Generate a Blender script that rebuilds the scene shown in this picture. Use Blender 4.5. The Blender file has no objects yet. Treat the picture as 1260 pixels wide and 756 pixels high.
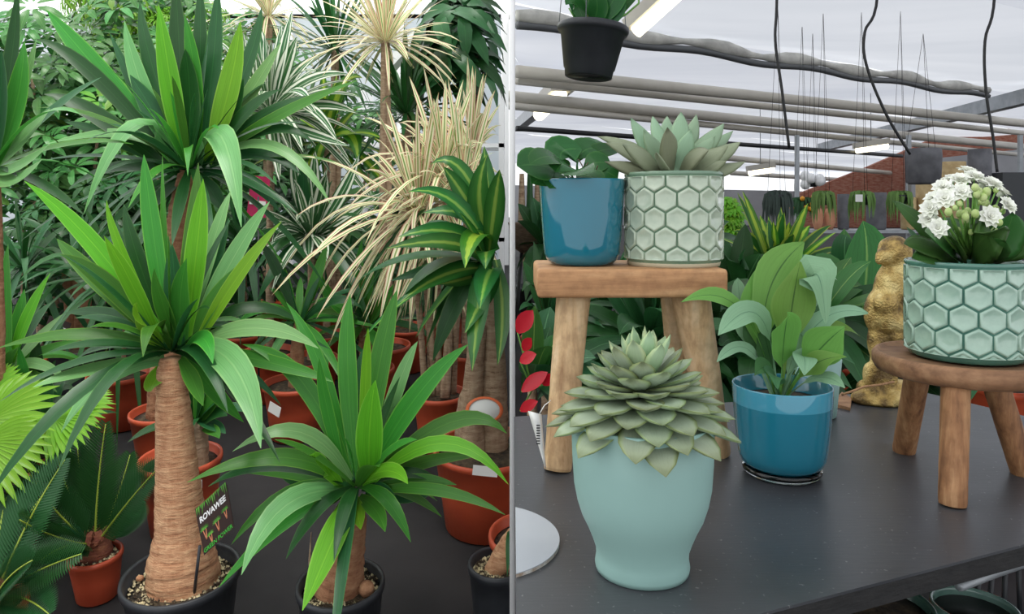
import bpy, math, random
from mathutils import Vector, Matrix, Euler

# ------------------------------------------------------------------ camera, light, exposure
F, YH, CZ = 900.0, 255.0, 1.21          # focal length in px, horizon row, eye height (m)
SL = math.radians(6.0); S = math.tan(SL)  # the matted floor rises gently away from the viewer
scene = bpy.context.scene
cam_d = bpy.data.cameras.new('camera'); cam = bpy.data.objects.new('camera', cam_d)
scene.collection.objects.link(cam)
cam_d.sensor_width = 36.0; cam_d.lens = F / 1260.0 * 36.0
cam_d.shift_y = -(378.0 - YH) / 1260.0
cam_d.clip_start = 0.02
cam.location = (0, 0, CZ); cam.rotation_euler = (math.pi / 2, 0, 0)
scene.camera = cam
world = bpy.data.worlds.new('overcast_sky'); scene.world = world; world.use_nodes = True
wb = world.node_tree.nodes['Background']
wb.inputs[0].default_value = (0.95, 0.97, 1.0, 1); wb.inputs[1].default_value = 1.0
sun_d = bpy.data.lights.new('sun', 'SUN'); sun_d.energy = 5.0; sun_d.angle = math.radians(24)
sun_d.color = (1.0, 0.97, 0.92)
sun = bpy.data.objects.new('sun', sun_d); scene.collection.objects.link(sun)
sun.rotation_euler = (math.radians(20), math.radians(9), 0)
vs = scene.view_settings
vs.view_transform = 'Standard'; vs.look = 'None'; vs.gamma = 1.0; vs.use_curve_mapping = False
vs.exposure = 0.3

# ------------------------------------------------------------------ helpers
COL = scene.collection
R = random.Random(7)
def C(r, g, b):
    f = lambda c: (c / 255 / 12.92) if c <= 10 else ((c / 255 + 0.055) / 1.055) ** 2.4
    return (f(r), f(g), f(b), 1.0)
def P(px, py, d):                       # photo pixel at depth d
    return Vector(((px - 630) / F * d, d, CZ - (py - YH) / F * d))
def PZ(px, py, z):                      # photo pixel on the level plane at height z
    return P(px, py, (CZ - z) * F / (py - YH))
def fz(y): return S * y
TILT = Matrix.Rotation(SL, 4, 'X')
OFF = {}
def tag(o, label=None, cat=None, group=None, kind=None):
    if label: o['label'] = label
    if cat: o['category'] = cat
    if group: o['group'] = group
    if kind: o['kind'] = kind
    return o
def thing(name, loc, label, cat, group=None):
    o = bpy.data.objects.new(name, None); COL.objects.link(o)
    o.empty_display_size = 0.05
    o.location = loc; OFF[o.name] = Vector(loc)
    return tag(o, label, cat, group)
def mesh(name, V, Fc, mat, uv=None, smooth=True):
    m = bpy.data.meshes.new(name)
    m.from_pydata([tuple(v) for v in V], [], Fc)
    if uv:
        l = m.uv_layers.new(name='UVMap')
        idx = [0] * len(m.loops); m.loops.foreach_get('vertex_index', idx)
        l.data.foreach_set('uv', [c for i in idx for c in uv[i]])
    if smooth: m.polygons.foreach_set('use_smooth', [True] * len(m.polygons))
    m.materials.append(mat); m.update()
    return m
def link(name, m, parent=None, M=None):
    o = bpy.data.objects.new(name, m); COL.objects.link(o)
    if parent is not None: o.parent = parent; OFF[o.name] = OFF[parent.name]
    else: OFF[o.name] = Vector((0, 0, 0))
    if M is not None: o.matrix_local = M
    return o
def obj(name, V, Fc, mat, parent=None, uv=None, smooth=True):   # V in world coordinates
    if parent is not None:
        off = OFF[parent.name]; V = [Vector(v) - off for v in V]
    return link(name, mesh(name, V, Fc, mat, uv, smooth), parent)
class B:                                # collects shapes for ONE mesh
    def __init__(s): s.V = []; s.F = []; s.U = []
    def add(s, V, Fc, U=None):
        k = len(s.V); s.V += [Vector(v) for v in V]; s.F += [tuple(i + k for i in f) for f in Fc]
        s.U += U if U else [(0.5, 0.5)] * len(V); return s
    def box(s, lo, hi, M=None):
        V = [Vector((x, y, z)) for x in (lo[0], hi[0]) for y in (lo[1], hi[1]) for z in (lo[2], hi[2])]
        if M is not None: V = [M @ v for v in V]
        return s.add(V, [(0, 1, 3, 2), (4, 6, 7, 5), (0, 4, 5, 1), (2, 3, 7, 6), (0, 2, 6, 4), (1, 5, 7, 3)])
    def lathe(s, prof, n=32, M=None, cap=True):
        V = []; U = []; Fc = []
        for j, (r, z) in enumerate(prof):
            for i in range(n):
                a = 2 * math.pi * i / n
                v = Vector((r * math.cos(a), r * math.sin(a), z)); V.append(M @ v if M is not None else v)
                U.append((i / n, j / max(1, len(prof) - 1)))
        for j in range(len(prof) - 1):
            for i in range(n):
                k = (i + 1) % n
                Fc.append((j * n + i, j * n + k, (j + 1) * n + k, (j + 1) * n + i))
        if cap and prof[0][0] > 0: Fc.append(tuple(reversed(range(n))))
        if cap and prof[-1][0] > 0: Fc.append(tuple((len(prof) - 1) * n + i for i in range(n)))
        return s.add(V, Fc, U)
    def tube(s, pts, r, n=8):
        pts = [Vector(p) for p in pts]; m = len(pts)
        rs = r if isinstance(r, (list, tuple)) else [r] * m
        V = []; Fc = []; U = []; ref = None
        for j, p in enumerate(pts):
            t = (pts[min(j + 1, m - 1)] - pts[max(j - 1, 0)]).normalized()
            if ref is None: ref = t.orthogonal()
            ref = (ref - t * ref.dot(t)).normalized(); b = t.cross(ref)
            for i in range(n):
                a = 2 * math.pi * i / n
                V.append(p + (ref * math.cos(a) + b * math.sin(a)) * rs[j]); U.append((i / n, j / (m - 1)))
        for j in range(m - 1):
            for i in range(n):
                k = (i + 1) % n; Fc.append((j * n + i, j * n + k, (j + 1) * n + k, (j + 1) * n + i))
        Fc.append(tuple(reversed(range(n)))); Fc.append(tuple((m - 1) * n + i for i in range(n)))
        return s.add(V, Fc, U)
    def ball(s, c, r, nu=10, nv=7, M=None):
        rr = r if isinstance(r, (list, tuple)) else (r, r, r)
        V = []; Fc = []
        for j in range(nv + 1):
            p = math.pi * j / nv
            for i in range(nu):
                a = 2 * math.pi * i / nu
                v = Vector((rr[0] * math.sin(p) * math.cos(a), rr[1] * math.sin(p) * math.sin(a), rr[2] * math.cos(p)))
                V.append(Vector(c) + (M @ v if M is not None else v))
        for j in range(nv):
            for i in range(nu):
                k = (i + 1) % nu; Fc.append((j * nu + i, (j + 1) * nu + i, (j + 1) * nu + k, j * nu + k))
        return s.add(V, Fc)
    def build(s, name, mat, parent=None, smooth=True):
        return obj(name, s.V, s.F, mat, parent, s.U, smooth)
def bez(a, b, c, t): return a * (1 - t) ** 2 + b * 2 * t * (1 - t) + c * t * t
def sm(x): x = max(0, min(1, x)); return x * x * (3 - 2 * x)
def pr_sword(s): return (0.5 + 0.5 * sm(s / 0.4)) * (1 - max(0, (s - 0.45) / 0.55) ** 2.0)
def pr_strap(s): return (0.35 + 0.65 * sm(s / 0.3)) * (1 - max(0, (s - 0.5) / 0.5) ** 2.2)
def pr_oval(s): return max(0.02, math.sin(math.pi * min(1, s * 0.97 + 0.03)) ** 0.75)
def pr_spoon(s): return (0.42 + 0.58 * sm(s / 0.62)) * (1 - max(0, (s - 0.66) / 0.34) ** 2.3)
def pr_point(s): return (0.6 + 0.4 * sm(s / 0.45)) * (1 - max(0, (s - 0.45) / 0.55) ** 1.9)
FACE = Vector((0, -0.5, 0.86))
def ribbon(P0, P1, P2, w, ns=8, fold=0.22, face=FACE, prof=pr_sword, wave=0.0, lobes=0, ph=0.0, twist=0.0):
    V = []; U = []; Fc = []
    for j in range(ns + 1):
        t = j / ns
        p = bez(P0, P1, P2, t)
        tg = ((P1 - P0) * (1 - t) + (P2 - P1) * t)
        if tg.length < 1e-6: tg = P2 - P0
        tg.normalize()
        sd = tg.cross(face)
        if sd.length < 0.15: sd = tg.cross(Vector((1, 0.3, 0)))
        sd.normalize(); n = sd.cross(tg)
        if twist:
            q = Matrix.Rotation(twist * t, 3, tg); sd = q @ sd; n = q @ n
        h = 0.5 * w * max(prof(t), 0.015)
        if lobes: h *= 1 + 0.27 * math.sin(lobes * math.pi * 2 * t + ph)
        wv = wave * w * math.sin(9 * t + ph)
        V += [p - sd * h + n * (fold * h + wv), p, p + sd * h + n * (fold * h - wv)]
        U += [(0, t), (0.5, t), (1, t)]
        if j: k = 3 * j; Fc += [(k - 3, k - 2, k + 1, k), (k - 2, k - 1, k + 2, k + 1)]
    return V, Fc, U
def fat(P0, P1, P2, w, th, ns=8, nc=8, face=FACE, prof=pr_spoon, dish=0.25, scal=0):
    V = []; U = []; Fc = []
    for j in range(ns + 1):
        t = j / ns; p = bez(P0, P1, P2, t)
        tg = ((P1 - P0) * (1 - t) + (P2 - P1) * t).normalized()
        sd = tg.cross(face)
        if sd.length < 0.15: sd = tg.cross(Vector((1, 0.3, 0)))
        sd.normalize(); n = sd.cross(tg)
        pf = max(prof(t), 0.03); h = 0.5 * w * pf
        if scal: h *= 1 + 0.10 * abs(math.sin(scal * math.pi * t))
        k2 = th * (0.35 + 0.65 * min(1, pf))
        if t > 0.9: k2 *= max(0.1, (1 - t) / 0.1)
        for i in range(nc):
            a = 2 * math.pi * i / nc; cx = math.cos(a); cz = math.sin(a)
            V.append(p + sd * h * cx + n * (k2 * 0.5 * cz + dish * h * (cx * cx - 0.4))); U.append((0.5 + 0.5 * cx, t))
    for j in range(ns):
        for i in range(nc):
            k = (i + 1) % nc; Fc.append((j * nc + i, j * nc + k, (j + 1) * nc + k, (j + 1) * nc + i))
    Fc.append(tuple(range(nc))); Fc.append(tuple(ns * nc + i for i in reversed(range(nc))))
    return V, Fc, U
def left_ok(V): return all(v.x < -0.0055 * v.y - 0.002 for v in V)
def right_ok(V): return all(v.x > 0.006 * v.y for v in V)

# ------------------------------------------------------------------ materials
def _new(name):
    m = bpy.data.materials.new(name); m.use_nodes = True
    nt = m.node_tree; return m, nt, nt.nodes['Principled BSDF'], nt.nodes, nt.links
def _mix(N, L, fac, a, b, mode='MIX'):
    x = N.new('ShaderNodeMix'); x.data_type = 'RGBA'; x.blend_type = mode
    for sock, v in ((x.inputs[0], fac), (x.inputs[6], a), (x.inputs[7], b)):
        if hasattr(v, 'links') or hasattr(v, 'is_output'): L.new(v, sock)
        else: sock.default_value = v
    return x.outputs[2]
def _noise(N, L, scale, detail=4, coord='Object', stretch=None, rough=0.55):
    tc = N.new('ShaderNodeTexCoord'); n = N.new('ShaderNodeTexNoise')
    n.inputs['Scale'].default_value = scale; n.inputs['Detail'].default_value = detail
    n.inputs['Roughness'].default_value = rough
    if stretch:
        mp = N.new('ShaderNodeMapping'); mp.inputs['Scale'].default_value = stretch
        L.new(tc.outputs[coord], mp.inputs[0]); L.new(mp.outputs[0], n.inputs['Vector'])
    else: L.new(tc.outputs[coord], n.inputs['Vector'])
    return n.outputs[0]
def _ramp(N, L, fac, stops):
    r = N.new('ShaderNodeValToRGB'); el = r.color_ramp.elements
    while len(el) < len(stops): el.new(0.5)
    for e, (p, c) in zip(el, stops): e.position = p; e.color = c if len(c) == 4 else (*c, 1)
    L.new(fac, r.inputs[0]); return r.outputs[0]
def _bump(N, L, b, h, strength, dist=0.01):
    k = N.new('ShaderNodeBump'); k.inputs['Strength'].default_value = strength; k.inputs['Distance'].default_value = dist
    L.new(h, k.inputs['Height']); L.new(k.outputs[0], b.inputs['Normal'])
def plain(name, c, rough=0.5, c2=None, scale=20, stops=(0.35, 0.65), bump=0, stretch=None, metal=0.0, spec=0.5, bdist=0.004, coat=0):
    m, nt, b, N, L = _new(name)
    b.inputs['Roughness'].default_value = rough; b.inputs['Metallic'].default_value = metal
    b.inputs['Specular IOR Level'].default_value = spec; b.inputs['Coat Weight'].default_value = coat
    b.inputs['Coat Roughness'].default_value = 0.05
    b.inputs['Base Color'].default_value = c
    if c2 or bump:
        n = _noise(N, L, scale, stretch=stretch)
        if c2: L.new(_ramp(N, L, n, [(stops[0], c), (stops[1], c2)]), b.inputs['Base Color'])
        if bump: _bump(N, L, b, n, bump, bdist)
    return m
def leafm(name, stops, rough=0.34, trans=0.22, vary=0.25, tip=None, spec=0.32, streak=0.25):
    """colour across the blade (u), fine streaks along it, a shade of its own per leaf"""
    m, nt, b, N, L = _new(name)
    tc = N.new('ShaderNodeTexCoord'); sp = N.new('ShaderNodeSeparateXYZ'); L.new(tc.outputs['UV'], sp.inputs[0])
    col = _ramp(N, L, sp.outputs[0], stops)
    n = _noise(N, L, 1.0, 3, 'UV', (26, 1.6, 1))
    k = _ramp(N, L, n, [(0.3, (1 - streak,) * 3), (0.7, (1 + streak * 0.4,) * 3)])
    col = _mix(N, L, 1.0, col, k, 'MULTIPLY')
    if tip: col = _mix(N, L, _ramp(N, L, sp.outputs[1], [(0.75, (0, 0, 0)), (1.0, (0.6,) * 3)]), col, tip)
    oi = N.new('ShaderNodeObjectInfo')
    hs = N.new('ShaderNodeHueSaturation')
    mr = N.new('ShaderNodeMapRange'); mr.inputs[3].default_value = 1 - vary; mr.inputs[4].default_value = 1 + vary
    L.new(oi.outputs['Random'], mr.inputs[0]); L.new(mr.outputs[0], hs.inputs['Value'])
    mh = N.new('ShaderNodeMapRange'); mh.inputs[3].default_value = 0.5 - 0.02 * (vary > 0); mh.inputs[4].default_value = 0.5 + 0.015 * (vary > 0)
    L.new(oi.outputs['Random'], mh.inputs[0]); L.new(mh.outputs[0], hs.inputs['Hue'])
    L.new(col, hs.inputs['Color']); col = hs.outputs[0]
    L.new(col, b.inputs['Base Color']); b.inputs['Roughness'].default_value = rough
    b.inputs['Specular IOR Level'].default_value = spec
    _bump(N, L, b, n, 0.12, 0.002)
    if trans:
        t = N.new('ShaderNodeBsdfTranslucent'); L.new(col, t.inputs[0])
        ms = N.new('ShaderNodeMixShader'); ms.inputs[0].default_value = trans
        L.new(b.outputs[0], ms.inputs[1]); L.new(t.outputs[0], ms.inputs[2])
        L.new(ms.outputs[0], N['Material Output'].inputs[0])
    return m
def S1(a, b=None, c=None):              # midrib / blade / margin
    b = b or a; c = c or b
    return [(0.0, c), (0.07, b), (0.47, b), (0.5, a), (0.53, b), (0.93, b), (1.0, c)]
def emit(name, c, st):
    m, nt, b, N, L = _new(name); b.inputs['Base Color'].default_value = c
    b.inputs['Emission Color'].default_value = c; b.inputs['Emission Strength'].default_value = st; return m
def sheet(name, c, c2, scale, tr, stretch=None):   # light-passing cloth or twin-wall sheet
    m, nt, b, N, L = _new(name)
    n = _noise(N, L, scale, 3, stretch=stretch); col = _ramp(N, L, n, [(0.35, c), (0.65, c2)])
    L.new(col, b.inputs['Base Color']); b.inputs['Roughness'].default_value = 0.7
    t = N.new('ShaderNodeBsdfTranslucent'); L.new(col, t.inputs[0])
    ms = N.new('ShaderNodeMixShader'); ms.inputs[0].default_value = tr
    L.new(b.outputs[0], ms.inputs[1]); L.new(t.outputs[0], ms.inputs[2]); L.new(ms.outputs[0], N['Material Output'].inputs[0])
    return m
def wood(name, c1, c2, c3, stretch, rough=0.65):
    m, nt, b, N, L = _new(name)
    n = _noise(N, L, 1.0, 6, stretch=stretch, rough=0.65)
    col = _ramp(N, L, n, [(0.3, c1), (0.5, c2), (0.68, c3)])
    n2 = _noise(N, L, 60, 3); col = _mix(N, L, 0.35, col, _ramp(N, L, n2, [(0.35, (0.45, 0.4, 0.36)), (0.6, (1.05,) * 3)]), 'MULTIPLY')
    L.new(col, b.inputs['Base Color']); b.inputs['Roughness'].default_value = rough
    _bump(N, L, b, n, 0.35, 0.003); return m

M = {}
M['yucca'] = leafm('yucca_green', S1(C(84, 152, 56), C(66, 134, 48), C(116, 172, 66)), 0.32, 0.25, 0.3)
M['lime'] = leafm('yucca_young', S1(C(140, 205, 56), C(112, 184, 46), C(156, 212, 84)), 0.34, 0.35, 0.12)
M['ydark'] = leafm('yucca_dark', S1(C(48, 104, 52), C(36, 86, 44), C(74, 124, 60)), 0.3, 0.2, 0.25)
M['ysheen'] = leafm('yucca_sky_sheen', S1(C(138, 184, 116), C(112, 166, 100), C(146, 190, 118)), 0.3, 0.2, 0.12)  # sky reflection on glossy leaves, put into a paler leaf colour
M['tri'] = leafm('tricolor', [(0, C(196, 100, 90)), (0.14, C(238, 230, 186)), (0.36, C(246, 242, 208)), (0.42, C(124, 162, 70)), (0.58, C(124, 162, 70)), (0.64, C(246, 242, 208)), (0.86, C(238, 230, 186)), (1, C(196, 100, 90))], 0.4, 0.25, 0.18)
M['warn'] = leafm('white_striped', [(0, C(58, 104, 56)), (0.07, C(58, 104, 56)), (0.1, C(228, 234, 214)), (0.24, C(236, 240, 222)), (0.28, C(40, 92, 48)), (0.46, C(70, 120, 70)), (0.5, C(210, 222, 196)), (0.54, C(70, 120, 70)), (0.72, C(40, 92, 48)), (0.76, C(236, 240, 222)), (0.9, C(228, 234, 214)), (0.93, C(58, 104, 56)), (1, C(58, 104, 56))], 0.36, 0.22, 0.15)
M['limestripe'] = leafm('lime_striped', [(0, C(60, 120, 40)), (0.3, C(86, 150, 44)), (0.36, C(176, 208, 70)), (0.64, C(176, 208, 70)), (0.7, C(86, 150, 44)), (1, C(60, 120, 40))], 0.34, 0.3, 0.15)
M['mass'] = leafm('corn_plant', [(0, C(36, 96, 44)), (0.38, C(56, 128, 52)), (0.45, C(134, 176, 76)), (0.55, C(142, 182, 84)), (0.62, C(56, 128, 52)), (1, C(36, 96, 44))], 0.28, 0.22, 0.2)
M['marg'] = leafm('narrow_green', S1(C(60, 116, 54), C(46, 100, 46), C(70, 100, 50)), 0.36, 0.22, 0.3)
M['schef'] = leafm('schefflera', S1(C(120, 164, 96), C(78, 134, 70), C(86, 140, 76)), 0.26, 0.2, 0.35)
M['schefl'] = leafm('schefflera_young', S1(C(150, 190, 90), C(112, 166, 66), C(112, 166, 66)), 0.3, 0.3, 0.2)
M['bush'] = leafm('dark_understory', S1(C(56, 104, 52), C(42, 88, 44)), 0.34, 0.18, 0.4)
M['cyc'] = leafm('cycas', S1(C(52, 100, 52), C(38, 84, 44)), 0.3, 0.12, 0.15)
M['rachis'] = plain('cycas_rachis', C(150, 170, 60), 0.5)
M['fanp'] = leafm('fan_palm', S1(C(170, 210, 70), C(120, 186, 50), C(120, 186, 50)), 0.32, 0.35, 0.12)
M['terra'] = plain('terracotta_plastic', C(196, 84, 52), 0.42, C(180, 72, 44), 6)
M['blackpot'] = plain('black_plastic', C(38, 40, 44), 0.42, C(52, 54, 58), 9, spec=0.4)
M['soil'] = plain('potting_soil', C(44, 36, 28), 0.95, C(88, 74, 54), 60, bump=0.8, bdist=0.01)
M['grit'] = plain('pale_grit', C(214, 200, 160), 0.9, C(62, 48, 34), 55, stops=(0.44, 0.56))
M['bark'] = None
def bark(name, c1, c2, c3, ring=60):
    m, nt, b, N, L = _new(name)
    n = _noise(N, L, 1.0, 6, stretch=(22, 22, ring), rough=0.7)
    n2 = _noise(N, L, 1.0, 5, stretch=(60, 60, 14), rough=0.7)
    a = N.new('ShaderNodeMath'); a.operation = 'MULTIPLY_ADD'; a.inputs[1].default_value = 0.3
    L.new(n2, a.inputs[0]); 
    h = N.new('ShaderNodeMath'); h.operation = 'MULTIPLY'; h.inputs[1].default_value = 0.7; L.new(n, h.inputs[0]); L.new(h.outputs[0], a.inputs[2])
    L.new(_ramp(N, L, a.outputs[0], [(0.30, c1), (0.44, c2), (0.62, c3)]), b.inputs['Base Color'])
    b.inputs['Roughness'].default_value = 0.85; _bump(N, L, b, a.outputs[0], 0.9, 0.012); return m
M['bark'] = bark('yucca_bark', C(96, 56, 36), C(180, 128, 92), C(214, 170, 130), 120)
M['cane'] = bark('cane_bark', C(92, 70, 52), C(158, 130, 104), C(190, 166, 138), 90)
M['mat'] = plain('weed_mat', C(33, 32, 34), 0.75, C(48, 46, 47), 3.2, bump=0.25, bdist=0.004, spec=0.3)
M['white'] = plain('white_paint', C(246, 246, 246), 0.4)
M['galv'] = plain('galvanised', C(150, 156, 160), 0.45, C(170, 174, 178), 8, metal=0.4)
M['pipe'] = plain('cream_pipe', C(206, 200, 188), 0.45, C(190, 184, 172), 2)
M['tagw'] = plain('white_label', C(236, 236, 232), 0.6)
M['black'] = plain('black_rubber', C(22, 22, 24), 0.5)

# ------------------------------------------------------------------ the setting
ROOF = 2.95
def fz(y): return S * min(y, 7.0)
def struct(name, b, mat, smooth=False, parent=None):
    o = b.build(name, mat, parent, smooth)
    if parent is None: o['kind'] = 'structure'
    return o
b = B(); X0, X1 = -9.0, 18.0
b.add([(X0, -2.5, fz(-2.5)), (X1, -2.5, fz(-2.5)), (X1, 7, fz(7)), (X0, 7, fz(7)), (X1, 34, fz(7)), (X0, 34, fz(7))], [(0, 1, 2, 3), (3, 2, 4, 5)])
struct('floor', b, M['mat'])
# roof: shade cloth in long sheets that sag a little between the wires
M['cloth'] = sheet('shade_cloth', C(214, 218, 226), C(200, 205, 214), 0.5, 0.35, (0.4, 2.2, 1))
M['cloth2'] = sheet('shade_cloth_grey', C(204, 208, 217), C(190, 195, 206), 0.5, 0.35, (0.4, 2.2, 1))
M['twin'] = sheet('twin_wall_sheet', C(240, 244, 246), C(228, 234, 238), 0.8, 0.7)
DR = Vector((6.5, 4.2, 0)).normalized()       # run of pipes, rolls and sheets
NR = Vector((-DR.y, DR.x, 0))
ceil_root = thing('ceiling', (0, 0, ROOF), None, None); ceil_root['kind'] = 'structure'
def sheet_strip(k):
    V = []; Fc = []; n = 36; m = 4; w = 2.35
    for j in range(m + 1):
        for i in range(n + 1):
            u = -26 + 60 * i / n; v = w * (k + j / m)
            p = DR * u + NR * v
            V.append((max(0.012, p.x + 2), max(-0.6, p.y + 2), ROOF - 0.10 * math.sin(math.pi * j / m) + 0.03 * math.sin(u * 1.3 + k)))
    for j in range(m):
        for i in range(n):
            q = j * (n + 1) + i; f = (q, q + 1, q + n + 2, q + n + 1)
            if max(V[a][1] for a in f) > -0.59 and max(V[a][0] for a in f) > 0.013: Fc.append(f)
    return V, Fc
for k in range(-8, 10):
    V, Fc = sheet_strip(k)
    if Fc: obj('roof_sheet', V, Fc, M['cloth' if k % 2 else 'cloth2'], ceil_root)
# left bay: panes of clear and whitewashed glass on white bars
def pane_mat():
    m, nt, b_, N, L = _new('roof_glass')
    tr = N.new('ShaderNodeBsdfTransparent'); tl = N.new('ShaderNodeBsdfTranslucent'); tl.inputs[0].default_value = (0.92, 0.95, 0.95, 1)
    ms = N.new('ShaderNodeMixShader'); ms.inputs[0].default_value = 0.35
    L.new(tr.outputs[0], ms.inputs[1]); L.new(tl.outputs[0], ms.inputs[2]); L.new(ms.outputs[0], N['Material Output'].inputs[0]); return m
M['pane'] = pane_mat()
for i in range(6):
    for j in range(5):
        x = -9 + i * 1.5; y = -0.6 + j * 1.44
        B().box((x + 0.02, y + 0.02, ROOF), (x + 1.48, y + 1.42, ROOF + 0.006)).build('roof_pane', M['pane'], ceil_root, False)
for i in range(7): B().box((-9.02 + i * 1.5, -0.6, ROOF - 0.05), (-8.98 + i * 1.5, 6.6, ROOF + 0.02)).build('glazing_bar', M['white'], ceil_root, False)
for j in range(6): B().box((-9.0, -0.62 + j * 1.44, ROOF - 0.04), (0.0, -0.58 + j * 1.44, ROOF - 0.005)).build('glazing_bar', M['white'], ceil_root, False)
# left: translucent twin-wall end wall with white glazing bars
wl = thing('wall_back', (-4.5, 6.6, fz(6.6)), None, None); wl['kind'] = 'structure'
for i in range(9):
    x = -9 + i * 1.0
    B().box((x + 0.03, 6.58, 0.69), (min(x + 0.97, -0.10), 6.61, ROOF + 0.1)).build('sheet_panel', M['twin'], wl, False)
for i in range(10):
    x = min(-9 + i * 1.0, -0.06)
    B().box((x - 0.03, 6.55, 0.69), (x + 0.03, 6.63, ROOF + 0.1)).build('glazing_bar', M['white'], wl, False)
# right: grey block wall far back, and a nearer one coming in from the side
M['greywall'] = plain('grey_wall', C(176, 176, 178), 0.8, C(160, 160, 163), 1.5)
M['brick'] = plain('brick_red', C(150, 82, 62), 0.85, C(176, 128, 108), 9, stretch=(1, 1, 3))
def wallpoly(name, pts, d, mat, th=0.2):
    b = B(); n = len(pts); A = [P(x, y, d) for x, y in pts]; A = [Vector((v.x, v.y, max(v.z, 0.70))) for v in A]; Z = [v + Vector((0, th, 0)) for v in A]
    b.add(A + Z, [tuple(range(n)), tuple(reversed(range(n, 2 * n)))] + [(i, n + i, n + (i + 1) % n, (i + 1) % n) for i in range(n)])
    return struct(name, b, mat)
wallpoly('wall_far', [(632, 400), (632, 228), (1010, 236), (1300, 236), (1300, 400)], 19.0, M['greywall'])
wallpoly('wall_brick', [(985, 400), (985, 238), (1070, 205), (1160, 166), (1330, 150), (1330, 400)], 17.0, M['brick'])
wallpoly('wall_right', [(1120, 400), (1120, 205), (1150, 195), (1330, 176), (1330, 400)], 15.5, M['greywall'])

# blank white gap between the two views, added here as a slim upright post
pst = B(); pst.lathe([(0.0058, fz(1.5)), (0.0058, ROOF + 0.02)], 12, Matrix.Translation((0.0008, 1.5, 0)))
pst.lathe([(0.03, fz(1.5) - 0.002), (0.03, fz(1.5) + 0.004), (0.0058, fz(1.5) + 0.01)], 16, Matrix.Translation((0.0008, 1.5, 0)))
tag(pst.build('divider_post', M['white']), 'added slim white divider post at the end of the black table', 'post')

# roof steel and heating pipes
def run(z, pa, pb):
    a = P(pa[0], pa[1], (z - CZ) * F / (YH - pa[1])); c = P(pb[0], pb[1], (z - CZ) * F / (YH - pb[1])); return a, c
def pipe(name, a, c, r, mat, label, cat, group=None, ext=(0, 0.4), n=10):
    dv = (c - a).normalized(); a = a - dv * ext[0]; c = c + dv * ext[1]
    k = 7; pts = [a.lerp(c, i / k) for i in range(k + 1)]
    return tag(B().tube(pts, r, n).build(name, mat), label, cat, group)
for zz, pa, pb, r, lab in ((2.46, (636, 88), (1260, 152), 0.060, 'fat cream heating pipe, topmost of the pipes under the roof'),
                           (2.40, (636, 99), (1260, 164), 0.042, 'cream heating pipe just under the topmost pipe'),
                           (2.38, (636, 120), (1260, 181), 0.066, 'fat cream heating pipe of the lower pair'),
                           (2.28, (636, 131), (1260, 191), 0.042, 'thin cream heating pipe at the bottom of the lower pair')):
    a, c = run(zz, pa, pb); pipe('heating_pipe', a, c, r, M['pipe'], lab, 'pipe', ext=(0.0 if pa[1] < 110 else 1.0, 0.4))
for zz, pa, pb, r, lab in ((2.0, (636, 158), (1110, 192), 0.028, 'thin dark cable rail below the heating pipes'),
                           (2.0, (880, 193), (1095, 213), 0.05, 'far cream pipe near the hanging grass pots, upper'),
                           (1.9, (900, 213), (1095, 225), 0.05, 'far cream pipe near the hanging grass pots, lower')):
    a, c = run(zz, pa, pb); pipe('cable_rail' if 'rail' in lab else 'heating_pipe', a, c, r, M['black'] if 'rail' in lab else M['pipe'], lab, 'rail' if 'rail' in lab else 'pipe', ext=(0, 0))
# rolled shade cloth on its wire
M['roll'] = plain('rolled_cloth', C(206, 204, 196), 0.8, C(168, 166, 160), 5)
a, c = run(2.80, (636, 20), (1215, 112)); n = 40
rr = thing('cloth_roll', a, 'rolled up shade cloth hanging along a dark wire under the roof', 'shade cloth')
pts = [a.lerp(c, i / n) + Vector((0, 0, 0.02 * math.sin(i * 0.7))) for i in range(n + 1)]
B().tube(pts, [0.055 + 0.025 * math.sin(i * 1.1) for i in range(n + 1)], 8).build('cloth', M['roll'], rr)
B().tube([p - Vector((0, 0.02, 0.08)) for p in pts], 0.035, 6).build('wire_rail', plain('rail_grey', C(84, 86, 88), 0.5), rr)
# grey steel roof beams
def beam(pa, pb, z, w, lab):
    a, c = run(z, pa, pb); dv = c - a; ang = math.atan2(dv.y, dv.x)
    Mx = Matrix.Translation(a) @ Matrix.Rotation(ang, 4, 'Z')
    tag(B().box((0, -w / 2, -w * 0.6), (dv.length, w / 2, w * 0.6), Mx).build('roof_beam', M['galv'], None, False), lab, 'beam')
beam((1275, 116), (1010, 182), 2.66, 0.16, 'grey steel roof beam crossing above the flowering pot')
beam((722, 84), (636, 156), 2.62, 0.14, 'grey steel roof beam behind the hanging black pot')
# lamps
M['tubeglow'] = emit('tube_glow', C(255, 246, 214), 3.0)
def batten(a, c, w, lab):
    t = thing('tube_light', a, lab, 'lamp', None)
    dv = (c - a); ang = math.atan2(dv.y, dv.x); el = math.atan2(dv.z, math.hypot(dv.x, dv.y))
    Mx = Matrix.Translation(a) @ Matrix.Rotation(ang, 4, 'Z') @ Matrix.Rotation(-el, 4, 'Y')
    B().box((0, -w * 0.7, 0), (dv.length, w * 0.7, w * 0.8), Mx).build('housing', M['pipe'], t, False)
    B().tube([Mx @ Vector((0.02, 0, -w * 0.25)), Mx @ Vector((dv.length - 0.02, 0, -w * 0.25))], w * 0.5, 10).build('tube', M['tubeglow'], t)
    B().tube([Mx @ Vector((dv.length * 0.5, 0, w * 0.7)), Mx @ Vector((dv.length * 0.5, 0, w)) + Vector((0, 0, max(0.05, ROOF - a.z - w - 0.06)))], 0.006, 5).build('hanger', M['galv'], t)
batten(P(778, 38, 4.6), P(850, -28, 4.3), 0.09, 'long lit tube light beside the hanging black pot')
batten(PZ(663, 138, 2.45), PZ(690, 112, 2.52), 0.16, 'small lit tube light on the roof beam behind the pipes')
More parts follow.
